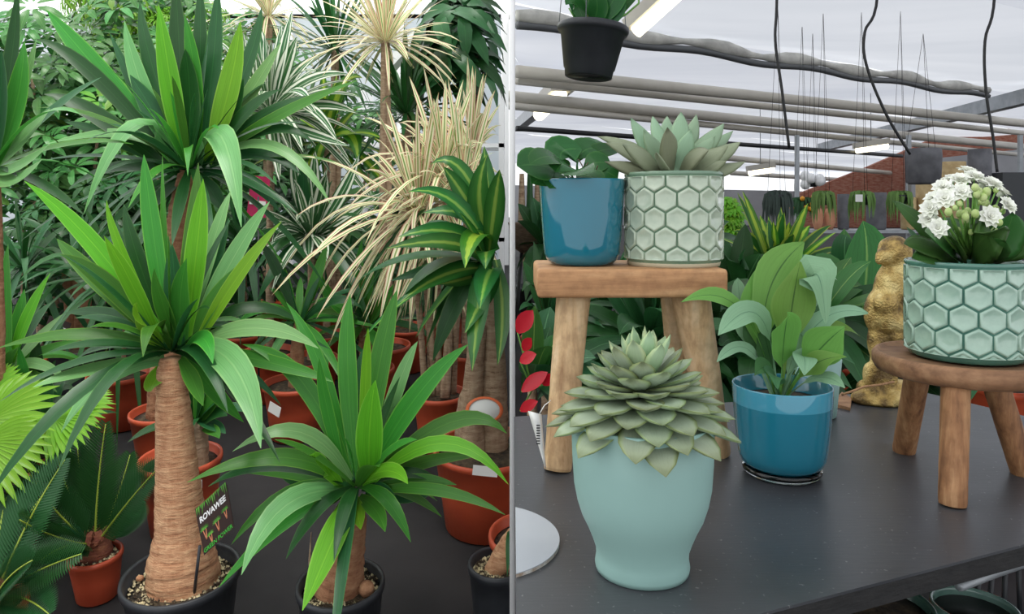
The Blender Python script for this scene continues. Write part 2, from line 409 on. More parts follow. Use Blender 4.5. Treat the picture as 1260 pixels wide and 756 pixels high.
batten(P(1052, 183, 10.5), P(1093, 177, 10.5), 0.10, 'lit tube light hanging in front of the brick strip')
batten(P(920, 211, 12.0), P(953, 206, 12.0), 0.11, 'distant lit tube light above the hanging baskets')
# hanging black cables
def cable(pts, d, lab):
    b = B(); q = [P(x, y, d) for x, y in pts]; q = [Vector((q[0].x, q[0].y, ROOF - 0.05))] + q
    out = []
    for i in range(len(q) - 1):
        p0 = q[max(i - 1, 0)]; p1 = q[i]; p2 = q[i + 1]; p3 = q[min(i + 2, len(q) - 1)]
        for k in range(6):
            t = k / 6; out.append(0.5 * ((2 * p1) + (p2 - p0) * t + (2 * p0 - 5 * p1 + 4 * p2 - p3) * t * t + (3 * p1 - p0 - 3 * p2 + p3) * t ** 3))
    out.append(q[-1])
    tag(b.tube(out, 0.0062, 7).build('hanging_cable', M['black']), lab, 'cable')
cable([(956, -10), (954, 50), (962, 110), (971, 182)], 3.2, 'black cable hanging over the potted fern')
cable([(1080, -10), (1064, 40), (1066, 80), (1090, 140), (1120, 190)], 3.2, 'black cable with a wide bend hanging over the gold figurine')
cable([(1224, -10), (1212, 50), (1213, 110), (1222, 170), (1227, 212)], 3.2, 'black cable hanging over the white flowers')
# left: diagonal white roof brace seen through the leaves
a, c = P(508, 52, 4.6), P(575, -20, 4.3)
dv = c - a; Mx = Matrix.Translation(a) @ dv.to_track_quat('X', 'Z').to_matrix().to_4x4()
tag(B().box((-0.35, -0.03, -0.035), (dv.length + 0.4, 0.03, 0.035), Mx).build('roof_brace', M['white'], None, False), 'diagonal white roof brace behind the spiky plants', 'beam')

# ------------------------------------------------------------------ pots, trunks, plants on the floor
def rimbase(px, py, h):
    k = (py - YH) / F; sn, cs = math.sin(SL), math.cos(SL)
    r = (CZ - h * (cs + S * sn)) / (k + S)
    y = r + h * sn
    return Vector(((px - 630) / F * r, y, S * y)), r
def rings(prof_r, n, rnd): return prof_r
def pot(root, base, h, rt, rb, mat, lip=0.018, sd=0.025, tilt=True, grit=0, seed=1, soil=True, ridge=False):
    Mx = Matrix.Translation(base) @ (TILT if tilt else Matrix.Identity(4))
    r1 = rt * 0.955
    pr = [(rb * 0.9, 0.002), (rb, 0.006), (rb + (r1 - rb) * 0.5, h * 0.5), (r1, h - lip - 0.003), (rt, h - lip), (rt + 0.001, h - lip * 0.5), (rt, h), (rt - 0.006, h + 0.001), (rt - 0.009, h - 0.004), (r1 - 0.012, h - sd - 0.02)]
    B().lathe(pr, 40, Mx).build('pot', mat, root)
    if soil:
        rs = r1 - 0.008
        B().lathe([(rs, h - sd), (rs * 0.6, h - sd + 0.008), (0.004, h - sd + 0.012)], 28, Mx).build('soil', M['soil'], root)
        if grit:
            q = random.Random(seed); b = B()
            for i in range(grit):
                a = q.uniform(0, 6.283); r = rs * 0.97 * math.sqrt(q.random()); s = q.uniform(0.0022, 0.006)
                c = Mx @ Vector((r * math.cos(a), r * math.sin(a), h - sd + 0.006 + 0.006 * (1 - r / rs)))
                V = [c + Vector(v) * s for v in ((1, 0, 0), (-0.8, 0.3, 0), (0, 1, 0.2), (0.1, -0.9, 0), (0, 0, 0.9), (0, 0, -0.8))]
                b.add(V, [(0, 2, 4), (2, 1, 4), (1, 3, 4), (3, 0, 4), (2, 0, 5), (1, 2, 5), (3, 1, 5), (0, 3, 5)])
            o = b.build('gravel', M['grit'], root, False); o['kind'] = 'stuff'
    return Mx
def trunk(root, pts, rs, mat, n=20, seed=0, rough=0.05, name='trunk', seg=40):
    q = random.Random(seed); m = len(pts) - 1; PP = []; RR = []
    for i in range(seg + 1):
        t = i / seg * m; k = min(int(t), m - 1); f = t - k
        PP.append(pts[k].lerp(pts[k + 1], f)); RR.append((rs[k] * (1 - f) + rs[k + 1] * f) * (1 + q.uniform(-rough, rough) * (1 if i % 2 else 0.3)))
    b = B().tube(PP, RR, n)
    for i in range(len(b.V)): b.V[i] = b.V[i] + Vector((q.uniform(-1, 1), q.uniform(-1, 1), q.uniform(-1, 1))) * RR[i // n] * rough * 0.5
    return b.build(name, mat, root)
def leaf(root, P0, P1, P2, w, mat, ok=None, **kw):
    V, Fc, U = ribbon(P0, P1, P2, w, **kw)
    if ok and not ok(V): return None
    return obj('leaf', V, Fc, mat, root, U)
def rosette(root, crown, n, Lr, Wr, mats, seed, elev=(-20, 85), droop=0.35, ok=None, axis=None, spread=0.02, az=None, faceb=0.5, rise=0.0, ns=8, fold=0.22, prof=pr_sword, power=1.0, twist=0.0):
    q = random.Random(seed)
    A = (axis or Vector((0, 0, 1))).normalized(); made = 0
    for i in range(n):
        t = (i + 0.5) / n
        a = i * 2.39996 + q.uniform(-0.3, 0.3)
        if az: a = q.uniform(*az)
        e = math.radians(elev[1] + (elev[0] - elev[1]) * t ** power + q.uniform(-8, 8))
        L = q.uniform(*Lr); w = q.uniform(*Wr)
        d0 = Vector((math.cos(a) * math.cos(e), math.sin(a) * math.cos(e), math.sin(e)))
        ax = A - Vector((0, 0, 1)); d0 = (d0 + ax * 0.6).normalized()
        P0 = crown + A * rise * (1 - t) + Vector((d0.x, d0.y, 0)) * spread
        dr = droop * q.uniform(0.4, 1.5) * L * max(0.12, math.cos(e))
        P1 = P0 + d0 * L * 0.55 + Vector((0, 0, dr * 0.15)); P2 = P0 + d0 * L * 0.95 - Vector((0, 0, dr))
        fc = (A * 1.0 - d0 * 0.3 + Vector((q.uniform(-.3, .3), -faceb, 0))).normalized()
        mt = mats[min(int(q.random() * len(mats)), len(mats) - 1)]
        if leaf(root, P0, P1, P2, w, M[mt], ok, face=fc, ns=ns, fold=fold, prof=prof, twist=twist * q.uniform(-1, 1)): made += 1
    return made
def keyleaves(root, d, rows, dz=0.0):
    """rows: base px, bend px, tip px, width px, material, depth change towards the tip"""
    for (x0, y0, x1, y1, x2, y2, w, mt, dd) in rows:
        P0 = P(x0, y0, d); P2 = P(x2, y2, d + dd)
        Pm = P(x1, y1, d + dd * 0.5)                     # blade passes through this point
        P1 = Pm * 2 - (P0 + P2) * 0.5
        leaf(root, P0, P1, P2, w * d / F, M[mt], None, ns=10, fold=0.2, face=Vector((0.12 if x2 > x0 else -0.12, -0.75, 0.55)))

# --- tall yucca on a bulbous trunk (black pot, name card)
base, d = rimbase(223, 704, 0.20)
y1 = thing('potted_yucca', base, 'tall yucca with thick bulbous tan trunk and name card in black pot', 'plant')
MxP = pot(y1, base, 0.20, 138 * d / F / 2, 138 * d / F / 2 * 0.78, M['blackpot'], sd=0.03, grit=650, seed=4)
dt = d + 0.01
trunk(y1, [P(226, 742, dt), P(226, 712, dt), P(224, 690, dt), P(223, 650, dt), P(219, 600, dt), P(216, 550, dt), P(213, 500, dt), P(211, 455, dt), P(210, 440, dt)],
      [v * dt / F for v in (44, 43, 40, 30, 26, 23, 19.5, 17, 12)], M['bark'], 28, 3, 0.035, seg=70)
dk = dt
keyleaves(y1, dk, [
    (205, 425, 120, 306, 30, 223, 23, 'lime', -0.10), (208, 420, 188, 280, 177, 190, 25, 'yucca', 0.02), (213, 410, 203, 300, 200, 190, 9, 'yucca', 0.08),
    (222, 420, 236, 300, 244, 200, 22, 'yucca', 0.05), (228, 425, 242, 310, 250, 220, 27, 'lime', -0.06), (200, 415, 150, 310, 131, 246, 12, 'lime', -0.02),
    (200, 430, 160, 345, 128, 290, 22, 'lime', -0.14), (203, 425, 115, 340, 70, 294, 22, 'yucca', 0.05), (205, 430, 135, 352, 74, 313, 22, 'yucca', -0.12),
    (232, 430, 285, 322, 332, 248, 25, 'ysheen', 0.0), (238, 432, 290, 345, 347, 272, 21, 'lime', -0.1), (230, 425, 287, 450, 321, 552, 36, 'ysheen', -0.25),
    (236, 425, 315, 404, 392, 429, 24, 'ysheen', -0.16), (240, 430, 330, 446, 410, 470, 20, 'yucca', -0.05), (205, 432, 105, 412, -4, 429, 17, 'yucca', -0.1),
    (202, 440, 110, 456, 40, 477, 18, 'ysheen', -0.14), (204, 446, 130, 470, 75, 533, 19, 'ysheen', -0.18), (200, 432, 176, 395, 165, 374, 26, 'lime', -0.12),
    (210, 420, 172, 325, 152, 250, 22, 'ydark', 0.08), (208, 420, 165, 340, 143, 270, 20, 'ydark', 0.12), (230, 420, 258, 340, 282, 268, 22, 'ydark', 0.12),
    (232, 410, 262, 300, 284, 235, 18, 'ysheen', 0.1), (216, 420, 205, 330, 192, 262, 26, 'ydark', 0.1), (222, 430, 216, 360, 212, 300, 30, 'ydark', -0.03),
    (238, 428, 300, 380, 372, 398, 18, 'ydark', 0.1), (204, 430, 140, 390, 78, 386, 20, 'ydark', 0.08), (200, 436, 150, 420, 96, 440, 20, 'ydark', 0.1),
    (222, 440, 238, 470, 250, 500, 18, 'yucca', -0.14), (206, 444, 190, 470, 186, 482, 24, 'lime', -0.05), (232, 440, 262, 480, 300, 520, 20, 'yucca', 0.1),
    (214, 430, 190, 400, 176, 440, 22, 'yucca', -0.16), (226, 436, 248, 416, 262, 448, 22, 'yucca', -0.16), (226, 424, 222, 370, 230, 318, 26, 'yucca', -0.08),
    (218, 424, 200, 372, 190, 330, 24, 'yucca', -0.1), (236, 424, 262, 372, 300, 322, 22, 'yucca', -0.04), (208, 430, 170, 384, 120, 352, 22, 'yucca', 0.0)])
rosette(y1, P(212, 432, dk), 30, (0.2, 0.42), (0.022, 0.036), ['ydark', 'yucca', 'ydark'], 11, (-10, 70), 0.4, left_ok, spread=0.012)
# name card on its stake
kf = d - 0.075
Cd = {k: P(x, y, kf) for k, (x, y) in dict(tl=(240, 627), tr=(279, 596), br=(288, 650), bl=(251, 684)).items()}
M['card'] = plain('card_brown', C(58, 40, 36), 0.45)
cr = obj('name_card', [Cd['tl'], Cd['tr'], Cd['br'], Cd['bl']] + [Cd[k] + Vector((0, 0.002, 0)) for k in ('tl', 'tr', 'br', 'bl')],
         [(0, 3, 2, 1), (4, 5, 6, 7), (0, 1, 5, 4), (1, 2, 6, 5), (2, 3, 7, 6), (3, 0, 4, 7)], M['card'], y1, smooth=False)
B().tube([P(246, 672, kf + 0.004), P(238, 738, kf + 0.03)], 0.0035, 8).build('stake', M['blackpot'], y1)
eu = (Cd['br'] - Cd['bl']); ev = (Cd['tl'] - Cd['bl']); ue = eu.normalized(); ne = Vector((0, -1, 0)); 
def cardpt(u, v, k=0.0008): return Cd['bl'] + eu * u + ev * v + ne * k
def text_mesh(name, txt, u, v, size, mat, parent, bold=0.0, shx=1.0):
    cu = bpy.data.curves.new(name, 'FONT'); cu.body = txt; cu.size = size; cu.align_x = 'CENTER'; cu.align_y = 'CENTER'; cu.offset = bold; cu.resolution_u = 3
    to = bpy.data.objects.new(name, cu); COL.objects.link(to)
    me = bpy.data.meshes.new_from_object(to.evaluated_get(bpy.context.evaluated_depsgraph_get())); bpy.data.objects.remove(to)
    vv = ev.normalized()
    o = cardpt(u, v)
    V = [o + ue * (p.co.x * shx) + vv * p.co.y for p in me.vertices]; Fc = [tuple(p.vertices) for p in me.polygons]
    return obj(name, V, Fc, mat, parent, smooth=False)
M['cgreen'] = plain('card_green', C(70, 200, 70), 0.5); M['cleaf'] = plain('card_leaf', C(74, 140, 50), 0.5, C(110, 180, 70), 90); M['ctrunk'] = plain('card_trunk', C(220, 140, 104), 0.5)
text_mesh('brand_lettering', 'ROVAWEE', 0.50, 0.70, 0.0175, M['white'], cr, 0.0007, 0.92)
text_mesh('slogan_lettering', 'GREEN POWER', 0.5, 0.07, 0.0125, M['cgreen'], cr, 0.0001, 0.98)
q = random.Random(3)
for (u, v, s) in ((0.16, 0.40, 1.0), (0.30, 0.22, 0.8), (0.55, 0.34, 0.95), (0.84, 0.42, 0.8)):
    bt = B(); bl = B()
    for k in (-1, 1):
        a0 = cardpt(u + 0.02 * s, v - 0.16 * s, 0.0007); a1 = cardpt(u + 0.05 * k * s, v + 0.08 * s, 0.0007)
        bt.add([a0 - ue * 0.0014, a0 + ue * 0.0014, a1 + ue * 0.001, a1 - ue * 0.001], [(0, 1, 2, 3)])
        for j in range(9):
            an = math.radians(90 + (j - 4) * 24); t = a1 + (ue * math.cos(an) + ev.normalized() * math.sin(an)) * 0.010 * s
            sd = ue * 0.0012 * math.sin(an) - ev.normalized() * 0.0012 * math.cos(an)
            bl.add([a1 - sd, a1 + sd, t - ne * -0.0003], [(0, 1, 2)])
    bt.build('printed_trunk', M['ctrunk'], cr, False); bl.build('printed_crown', M['cleaf'], cr, False)
bl = B()
for j in range(16):
    u = 0.03 + j * 0.062; a0 = cardpt(u, 0.99, 0.0007); a1 = cardpt(u + 0.05, 0.99, 0.0007); t = cardpt(u + q.uniform(-.03, .06), 0.99 - q.uniform(0.08, 0.24), 0.0007)
    bl.add([a0, a1, t], [(0, 1, 2)])
bl.build('printed_leaves', M['cleaf'], cr, False)
for (u, v) in ((-0.35, 0.0),):
    pass
for i, (px, py, s) in enumerate(((172, 712, 5), (266, 727, 4), (203, 736, 4.5), (262, 700, 3))):
    c = P(px, py, d - 0.02 * (py > 715)); B().ball(c, (s * d / F, s * d / F, s * 0.7 * d / F), 8, 5).build('bark_chip', M['bark'], y1)

# --- short yucca (black pot)
base, d = rimbase(419, 716, 0.19)
y2 = thing('potted_yucca', base, 'short yucca with stubby brown trunk and wide leaf skirt in black pot', 'plant')
pot(y2, base, 0.19, 107 * d / F / 2, 107 * d / F / 2 * 0.8, M['blackpot'], sd=0.022, grit=480, seed=9)
M['bark2'] = bark('yucca_bark_brown', C(92, 58, 40), C(150, 102, 72), C(178, 134, 100), 60)
trunk(y2, [P(416, 745, d), P(417, 727, d), P(421, 700, d), P(427, 670, d), P(432, 640, d), P(434, 615, d)], [v * d / F for v in (32, 30, 27, 22, 19, 14)], M['bark2'], 24, 8, 0.04, seg=40)
B().ball(P(451, 725, d - 0.02), 10 * d / F, 9, 6).build('bark_chip', M['bark2'], y2)
B().tube([P(383, 715, d - 0.03), P(381, 690, d - 0.03), P(383, 655, d - 0.03)], [0.004, 0.003, 0.0008], 6).build('dry_twig', M['cane'], y2)
keyleaves(y2, d, [
    (450, 592, 510, 492, 576, 424, 27, 'yucca', -0.05), (438, 590, 428, 450, 431, 362, 25, 'yucca', 0.08), (430, 590, 396, 455, 352, 372, 18, 'yucca', 0.1),
    (425, 590, 402, 500, 393, 440, 16, 'yucca', -0.05), (446, 580, 450, 470, 453, 404, 13, 'lime', -0.05), (446, 585, 468, 445, 489, 356, 27, 'yucca', 0.05),
    (455, 590, 488, 480, 514, 420, 19, 'ysheen', 0.04), (455, 600, 455, 530, 462, 468, 32, 'lime', -0.14), (430, 588, 372, 470, 298, 424, 23, 'yucca', 0.02),
    (432, 592, 370, 532, 286, 556, 20, 'ysheen', -0.1), (428, 600, 350, 563, 230, 594, 22, 'yucca', -0.14), (428, 605, 370, 583, 296, 582, 20, 'yucca', 0.1),
    (425, 605, 352, 622, 297, 708, 30, 'ysheen', -0.22), (432, 608, 408, 668, 372, 752, 33, 'lime', -0.3), (455, 595, 545, 546, 626, 597, 20, 'lime', -0.12),
    (455, 605, 540, 604, 622, 634, 15, 'yucca', -0.1), (452, 605, 510, 592, 562, 597, 17, 'yucca', -0.02), (455, 592, 555, 520, 624, 534, 22, 'yucca', -0.06),
    (446, 592, 478, 580, 502, 596, 22, 'lime', -0.2), (420, 600, 398, 572, 381, 560, 20, 'lime', -0.14), (442, 612, 462, 628, 474, 655, 20, 'yucca', -0.14),
    (436, 612, 440, 632, 444, 652, 18, 'lime', -0.12), (424, 608, 398, 620, 380, 640, 18, 'yucca', -0.1), (450, 606, 500, 612, 540, 600, 16, 'ydark', 0.06),
    (432, 590, 412, 520, 398, 470, 22, 'ydark', 0.1), (448, 588, 470, 520, 498, 462, 22, 'ydark', 0.1), (440, 590, 440, 500, 446, 430, 26, 'ydark', 0.1),
    (446, 600, 470, 606, 490, 628, 20, 'ydark', -0.05), (455, 600, 520, 570, 600, 560, 17, 'yucca', 0.1), (430, 602, 380, 600, 320, 560, 17, 'ydark', 0.14)])
rosette(y2, P(440, 598, d), 26, (0.16, 0.36), (0.026, 0.04), ['ydark', 'yucca', 'yucca'], 12, (-25, 70), 0.4, left_ok, spread=0.012)

# --- big yucca behind, in a red pot
base, d = rimbase(204, 474, 0.22); d3 = 2.45
base3, d3 = rimbase(200, 505, 0.22)
y3 = thing('potted_yucca', base3, 'largest yucca, dark crown of long leaves over a red pot behind the bulbous trunk', 'plant')
pot(y3, base3, 0.22, 0.11, 0.085, M['terra'])
trunk(y3, [P(200, 520, d3), P(206, 400, d3), P(214, 300, d3), P(226, 240, d3), P(232, 210, d3)], [0.055, 0.045, 0.04, 0.038, 0.03], M['bark2'], 20, 5)
keyleaves(y3, d3, [
    (228, 205, 210, 100, 195, 5, 28, 'lime', -0.1), (242, 195, 240, 100, 227, 18, 22, 'yucca', -0.02), (255, 200, 282, 110, 296, 26, 29, 'lime', -0.06),
    (230, 200, 222, 80, 216, -30, 28, 'ydark', 0.05), (240, 200, 246, 80, 246, -30, 20, 'ydark', 0.1), (246, 200, 262, 80, 268, -20, 22, 'ydark', 0.06),
    (222, 205, 122, 88, 57, 12, 27, 'yucca', 0.0), (218, 210, 115, 92, 42, 48, 19, 'ydark', -0.05), (222, 210, 176, 110, 153, 25, 23, 'ysheen', 0.05),
    (220, 210, 172, 120, 135, 40, 16, 'ydark', 0.1), (215, 215, 120, 143, 54, 116, 23, 'ydark', -0.1), (218, 205, 168, 154, 103, 264, 26, 'ysheen', -0.3),
    (205, 190, 150, 165, 55, 178, 16, 'ysheen', -0.1), (245, 200, 272, 168, 297, 280, 32, 'ysheen', -0.3), (255, 200, 305, 120, 346, 52, 22, 'ysheen', 0.05),
    (258, 200, 302, 140, 346, 110, 20, 'ydark', -0.05), (262, 195, 345, 142, 442, 98, 18, 'yucca', 0.05), (262, 195, 330, 138, 402, 118, 15, 'ydark', 0.1),
    (265, 195, 340, 182, 408, 253, 16, 'ysheen', -0.08), (262, 200, 330, 160, 385, 175, 18, 'ydark', 0.05), (236, 200, 190, 90, 172, 0, 22, 'ydark', 0.14),
    (246, 200, 300, 90, 322, 8, 20, 'ydark', 0.14), (236, 205, 234, 120, 228, 60, 30, 'ydark', -0.02), (228, 205, 190, 140, 160, 92, 26, 'ydark', 0.0),
    (248, 205, 280, 150, 300, 96, 24, 'ydark', 0.0), (222, 212, 140, 170, 80, 150, 20, 'ydark', 0.0), (258, 205, 320, 190, 370, 215, 18, 'ydark', 0.0),
    (225, 215, 150, 205, 84, 232, 18, 'ydark', 0.05), (250, 215, 300, 220, 345, 262, 18, 'ydark', 0.05), (232, 215, 200, 240, 180, 268, 20, 'ydark', -0.08), (244, 215, 262, 238, 275, 262, 20, 'ydark', -0.08)])
rosette(y3, P(234, 208, d3), 60, (0.3, 0.58), (0.024, 0.04), ['ydark', 'ydark', 'yucca'], 13, (-35, 80), 0.35, left_ok, spread=0.02)

# --- yucca at the left margin
def side_yucca(px, py, d, label, keys, seed, n, Lr, hp=0.22, potm='blackpot', cut=False):
    bx = P(px, py, d); base = Vector((bx.x, d, fz(d)))
    t = thing('potted_yucca', base, label, 'plant')
    pot(t, base, hp, 0.13, 0.1, M[potm])
    trunk(t, [base + Vector((0, 0, hp - 0.05)), base.lerp(bx, 0.6), bx], [0.045, 0.04, 0.03], M['bark2'], 16, seed)
    keyleaves(t, d, keys)
    rosette(t, bx, n, Lr, (0.03, 0.045), ['ydark', 'yucca', 'ydark'], seed, (-25, 80), 0.35, left_ok)
    return t
side_yucca(-14, 205, 2.1, 'yucca with grey-green upright leaves in front of the leafy umbrella bush', [
    (-10, 200, 12, 90, 22, -20, 20, 'ydark', -0.05), (-8, 200, 24, 120, 45, 48, 17, 'ysheen', 0.0), (-6, 205, 20, 130, 30, 50, 30, 'yucca', -0.05),
    (-4, 205, 30, 170, 62, 133, 24, 'ysheen', -0.05), (-6, 210, 24, 205, 60, 178, 22, 'ysheen', -0.1), (-8, 205, 0, 130, 2, 60, 24, 'ydark', -0.1), (-6, 215, 20, 222, 52, 196, 26, 'ysheen', -0.15)], 21, 16, (0.3, 0.5))
side_yucca(10, 452, 2.45, 'young yucca with a sawn-off stump beside the fan palm', [
    (12, 448, 8, 370, 10, 300, 20, 'yucca', -0.05), (14, 448, 34, 390, 62, 336, 16, 'lime', 0), (10, 448, 22, 400, 30, 356, 18, 'yucca', 0.05),
    (16, 450, 44, 420, 78, 386, 14, 'ysheen', -0.05), (8, 450, -10, 400, -20, 340, 18, 'yucca', 0), (14, 452, 46, 448, 84, 468, 14, 'ysheen', -0.1), (18, 450, 52, 432, 100, 418, 12, 'yucca', 0.0)], 22, 16, (0.18, 0.32), 0.2, 'terra')

# --- red pot with a young corn plant, right behind the bulbous trunk
def potted(px, py, w, h, potm, label, name='potted_dracaena', grit=0):
    base, d = rimbase(px, py, h)
    t = thing(name, base, label, 'plant'); r = w * d / F / 2
    pot(t, base, h, r, r * 0.78, M[potm], grit=grit)
    return t, d, base
t, d, base = potted(222, 562, 97, 0.23, 'terra', 'small dark leaved dracaena on a thick cane in the red pot behind the bulbous trunk')
trunk(t, [P(240, 575, d), P(240, 540, d), P(240, 520, d)], [0.04, 0.037, 0.034], M['cane'], 18, 2, seg=16)
keyleaves(t, d, [(240, 522, 238, 480, 228, 440, 22, 'ydark', 0), (242, 522, 250, 480, 246, 448, 22, 'yucca', 0), (244, 522, 264, 490, 282, 470, 20, 'yucca', -0.05), (236, 522, 224, 500, 230, 470, 18, 'ydark', -0.05), (244, 524, 262, 510, 280, 512, 18, 'ydark', -0.05), (246, 526, 262, 530, 270, 540, 14, 'yucca', -0.08)])
rosette(t, P(240, 518, d), 14, (0.1, 0.2), (0.03, 0.045), ['ydark', 'yucca'], 31, (0, 80), 0.3, left_ok, spread=0.015)
B().box((-0.02, -0.0015, -0.012), (0.02, 0, 0.012), Matrix.Translation(P(240, 596, d - 0.125))).build('pot_sticker', M['tagw'], t, False)

# --- red pot further right with a sticker and a small yucca
t, d, base = potted(362, 470, 76, 0.22, 'terra', 'small yucca in a red pot with white sticker between the two black-potted yuccas', 'potted_yucca')
trunk(t, [P(364, 480, d), P(366, 430, d), P(368, 395, d)], [0.03, 0.026, 0.02], M['bark2'], 14, 6, seg=14)
keyleaves(t, d, [(368, 396, 340, 330, 322, 300, 14, 'ydark', 0), (370, 396, 390, 340, 402, 300, 14, 'yucca', 0), (366, 398, 330, 380, 290, 400, 14, 'yucca', -0.1), (370, 398, 410, 370, 446, 380, 14, 'ydark', 0), (366, 400, 345, 420, 332, 452, 13, 'ysheen', -0.1), (372, 400, 392, 420, 404, 452, 13, 'yucca', -0.1)])
rosette(t, P(368, 396, d), 22, (0.2, 0.36), (0.022, 0.036), ['ydark', 'yucca'], 32, (-30, 75), 0.4, left_ok)
B().box((-0.03, -0.0015, -0.02), (0.03, 0, 0.02), Matrix.Translation(P(338, 504, d - 0.135)) @ Matrix.Rotation(-0.5, 4, 'Z') @ Matrix.Rotation(0.3, 4, 'Y')).build('pot_sticker', M['tagw'], t, False)

# --- yucca behind the short one
t, d, base = potted(455, 452, 60, 0.2, 'terra', 'mid green yucca in a red pot directly behind the short yucca', 'potted_yucca')
trunk(t, [P(452, 455, d), P(450, 425, d), P(450, 400, d)], [0.03, 0.03, 0.025], M['bark2'], 14, 6, seg=14)
keyleaves(t, d, [(450, 402, 442, 350, 446, 292, 15, 'yucca', 0), (452, 402, 470, 350, 478, 300, 15, 'yucca', 0.05), (455, 402, 490, 365, 505, 320, 15, 'yucca', 0), (448, 402, 428, 350, 424, 310, 14, 'ydark', 0.05), (450, 402, 410, 370, 392, 330, 14, 'yucca', -0.05), (456, 404, 500, 380, 530, 372, 15, 'ydark', -0.05), (452, 402, 458, 345, 462, 282, 16, 'ydark', 0.08), (456, 402, 500, 345, 526, 305, 14, 'ydark', 0.05)])
rosette(t, P(450, 402, d), 34, (0.22, 0.42), (0.03, 0.045), ['ydark', 'yucca', 'yucca'], 33, (-10, 85), 0.35, left_ok)

# --- big red pot: corn plant on thick sawn canes
t, d, base = potted(598, 549, 130, 0.25, 'terra', 'corn plant with thick sawn-off canes in the big red pot beside the white post', 'potted_corn_plant')
for k, (pp, rr) in enumerate((([(582, 565), (580, 500), (585, 440), (588, 402)], (0.042, 0.033, 0.028, 0.027)), ([(606, 560), (608, 500), (607, 440), (604, 380), (598, 330)], (0.05, 0.042, 0.038, 0.034, 0.03)), ([(570, 545), (574, 490), (596, 452), (604, 446)], (0.03, 0.026, 0.024, 0.02)))):
    trunk(t, [P(x, y, d + 0.03 * k) for x, y in pp], rr, M['cane'], 16, 40 + k, seg=26)
B().lathe([(0.026, 0), (0.0, 0.002)], 16, Matrix.Translation(P(588, 401, d))).build('cut_end', plain('cut_wood', C(196, 128, 104), 0.8), t)
B().box((-0.035, -0.0015, -0.014), (0.035, 0, 0.014), Matrix.Translation(P(597, 580, d - 0.172)) @ Matrix.Rotation(0.1, 4, 'Y')).build('pot_sticker', M['tagw'], t, False)
lc = B(); lc.lathe([(0.0, 0), (0.055, 0.0), (0.055, 0.002), (0.0, 0.002)], 24, Matrix.Translation(P(596, 505, d - 0.06)) @ Matrix.Rotation(1.3, 4, 'X') @ Matrix.Scale(0.7, 4, (0, 1, 0)))
cd = lc.build('care_card', M['tagw'], t)
B().lathe([(0.046, 0), (0.056, 0.0), (0.056, 0.0035), (0.046, 0.0035)], 24, Matrix.Translation(P(596, 505, d - 0.061)) @ Matrix.Rotation(1.3, 4, 'X') @ Matrix.Scale(0.7, 4, (0, 1, 0)), False).build('orange_border', plain('card_orange', C(226, 110, 60), 0.5), cd)
keyleaves(t, d, [
    (604, 330, 560, 300, 475, 306, 28, 'mass', -0.2), (600, 320, 555, 286, 490, 292, 26, 'mass', -0.12), (604, 316, 560, 250, 502, 236, 22, 'mass', -0.15), (606, 300, 570, 212, 530, 202, 20, 'mass', 0), (608, 310, 590, 250, 600, 190, 30, 'mass', -0.1),
    (606, 330, 596, 360, 572, 410, 30, 'mass', -0.25), (610, 330, 600, 340, 590, 380, 30, 'mass', -0.3), (602, 330, 548, 338, 492, 372, 26, 'mass', -0.2), (606, 290, 600, 235, 596, 180, 26, 'mass', 0.05), (604, 300, 575, 265, 520, 262, 24, 'mass', -0.05),
    (600, 335, 565, 345, 540, 350, 24, 'mass', -0.1), (610, 320, 618, 380, 612, 450, 20, 'mass', -0.25), (608, 300, 585, 290, 572, 330, 30, 'limestripe', -0.25), (606, 300, 570, 240, 545, 205, 22, 'mass', -0.1), (604, 320, 540, 330, 480, 346, 20, 'ydark', 0.05)])
rosette(t, P(600, 320, d), 34, (0.25, 0.42), (0.05, 0.07), ['mass', 'ydark', 'mass'], 41, (-50, 75), 0.4, left_ok, faceb=0.3)

# --- red pot behind it: tricolor dragon tree with many thin canes
t, d, base = potted(541, 483, 66, 0.22, 'terra', 'cream and green striped dragon tree on a sheaf of thin canes in a red pot', 'potted_dragon_tree')
q = random.Random(5)
for k in range(9):
    x0 = 541 + q.uniform(-18, 18); x1 = 540 + (x0 - 541) * 2.2; y1_ = q.uniform(225, 330)
    trunk(t, [P(x0, 490, d + q.uniform(-0.04, 0.05)), P((x0 + x1) / 2 + q.uniform(-6, 6), 400, d), P(x1, y1_, d)], [0.013, 0.012, 0.01], M['cane'], 9, k, name='cane', seg=12)
for i, (x, y, n, L) in enumerate(((515, 262, 70, (0.3, 0.58)), (570, 250, 60, (0.3, 0.55)), (545, 215, 60, (0.3, 0.52)))):
    rosette(t, P(x, y, d + 0.05 * i), n, L, (0.017, 0.025), ['tri'], 50 + i, (-55, 88), 0.45, left_ok, prof=pr_strap, ns=7, power=1.0)
for i in range(64):                      # thin hanging dry-tipped leaves
    x = q.uniform(440, 590); y = q.uniform(255, 300)
    leaf(t, P(535, 265, d), P((x + 535) / 2, y - 30, d - 0.1), P(x + q.uniform(-30, 10), y + q.uniform(40, 130), d - 0.15), 0.0125, M['tri' if i % 3 else 'marg'], left_ok, prof=pr_strap, ns=7)

# --- small black pot by the white post with a sawn trunk
t, d, base = potted(612, 692, 72, 0.18, 'blackpot', 'small black pot of grit holding a leaning sawn trunk', 'potted_yucca', grit=500)
trunk(t, [P(606, 712, d), P(618, 690, d), P(630, 668, d), P(636, 655, d)], [0.028, 0.03, 0.028, 0.02], M['bark'], 16, 4, seg=16)
leaf(t, P(632, 660, d), P(628, 640, d - 0.02), P(624, 710, d - 0.09), 0.02, M['ydark'], None)

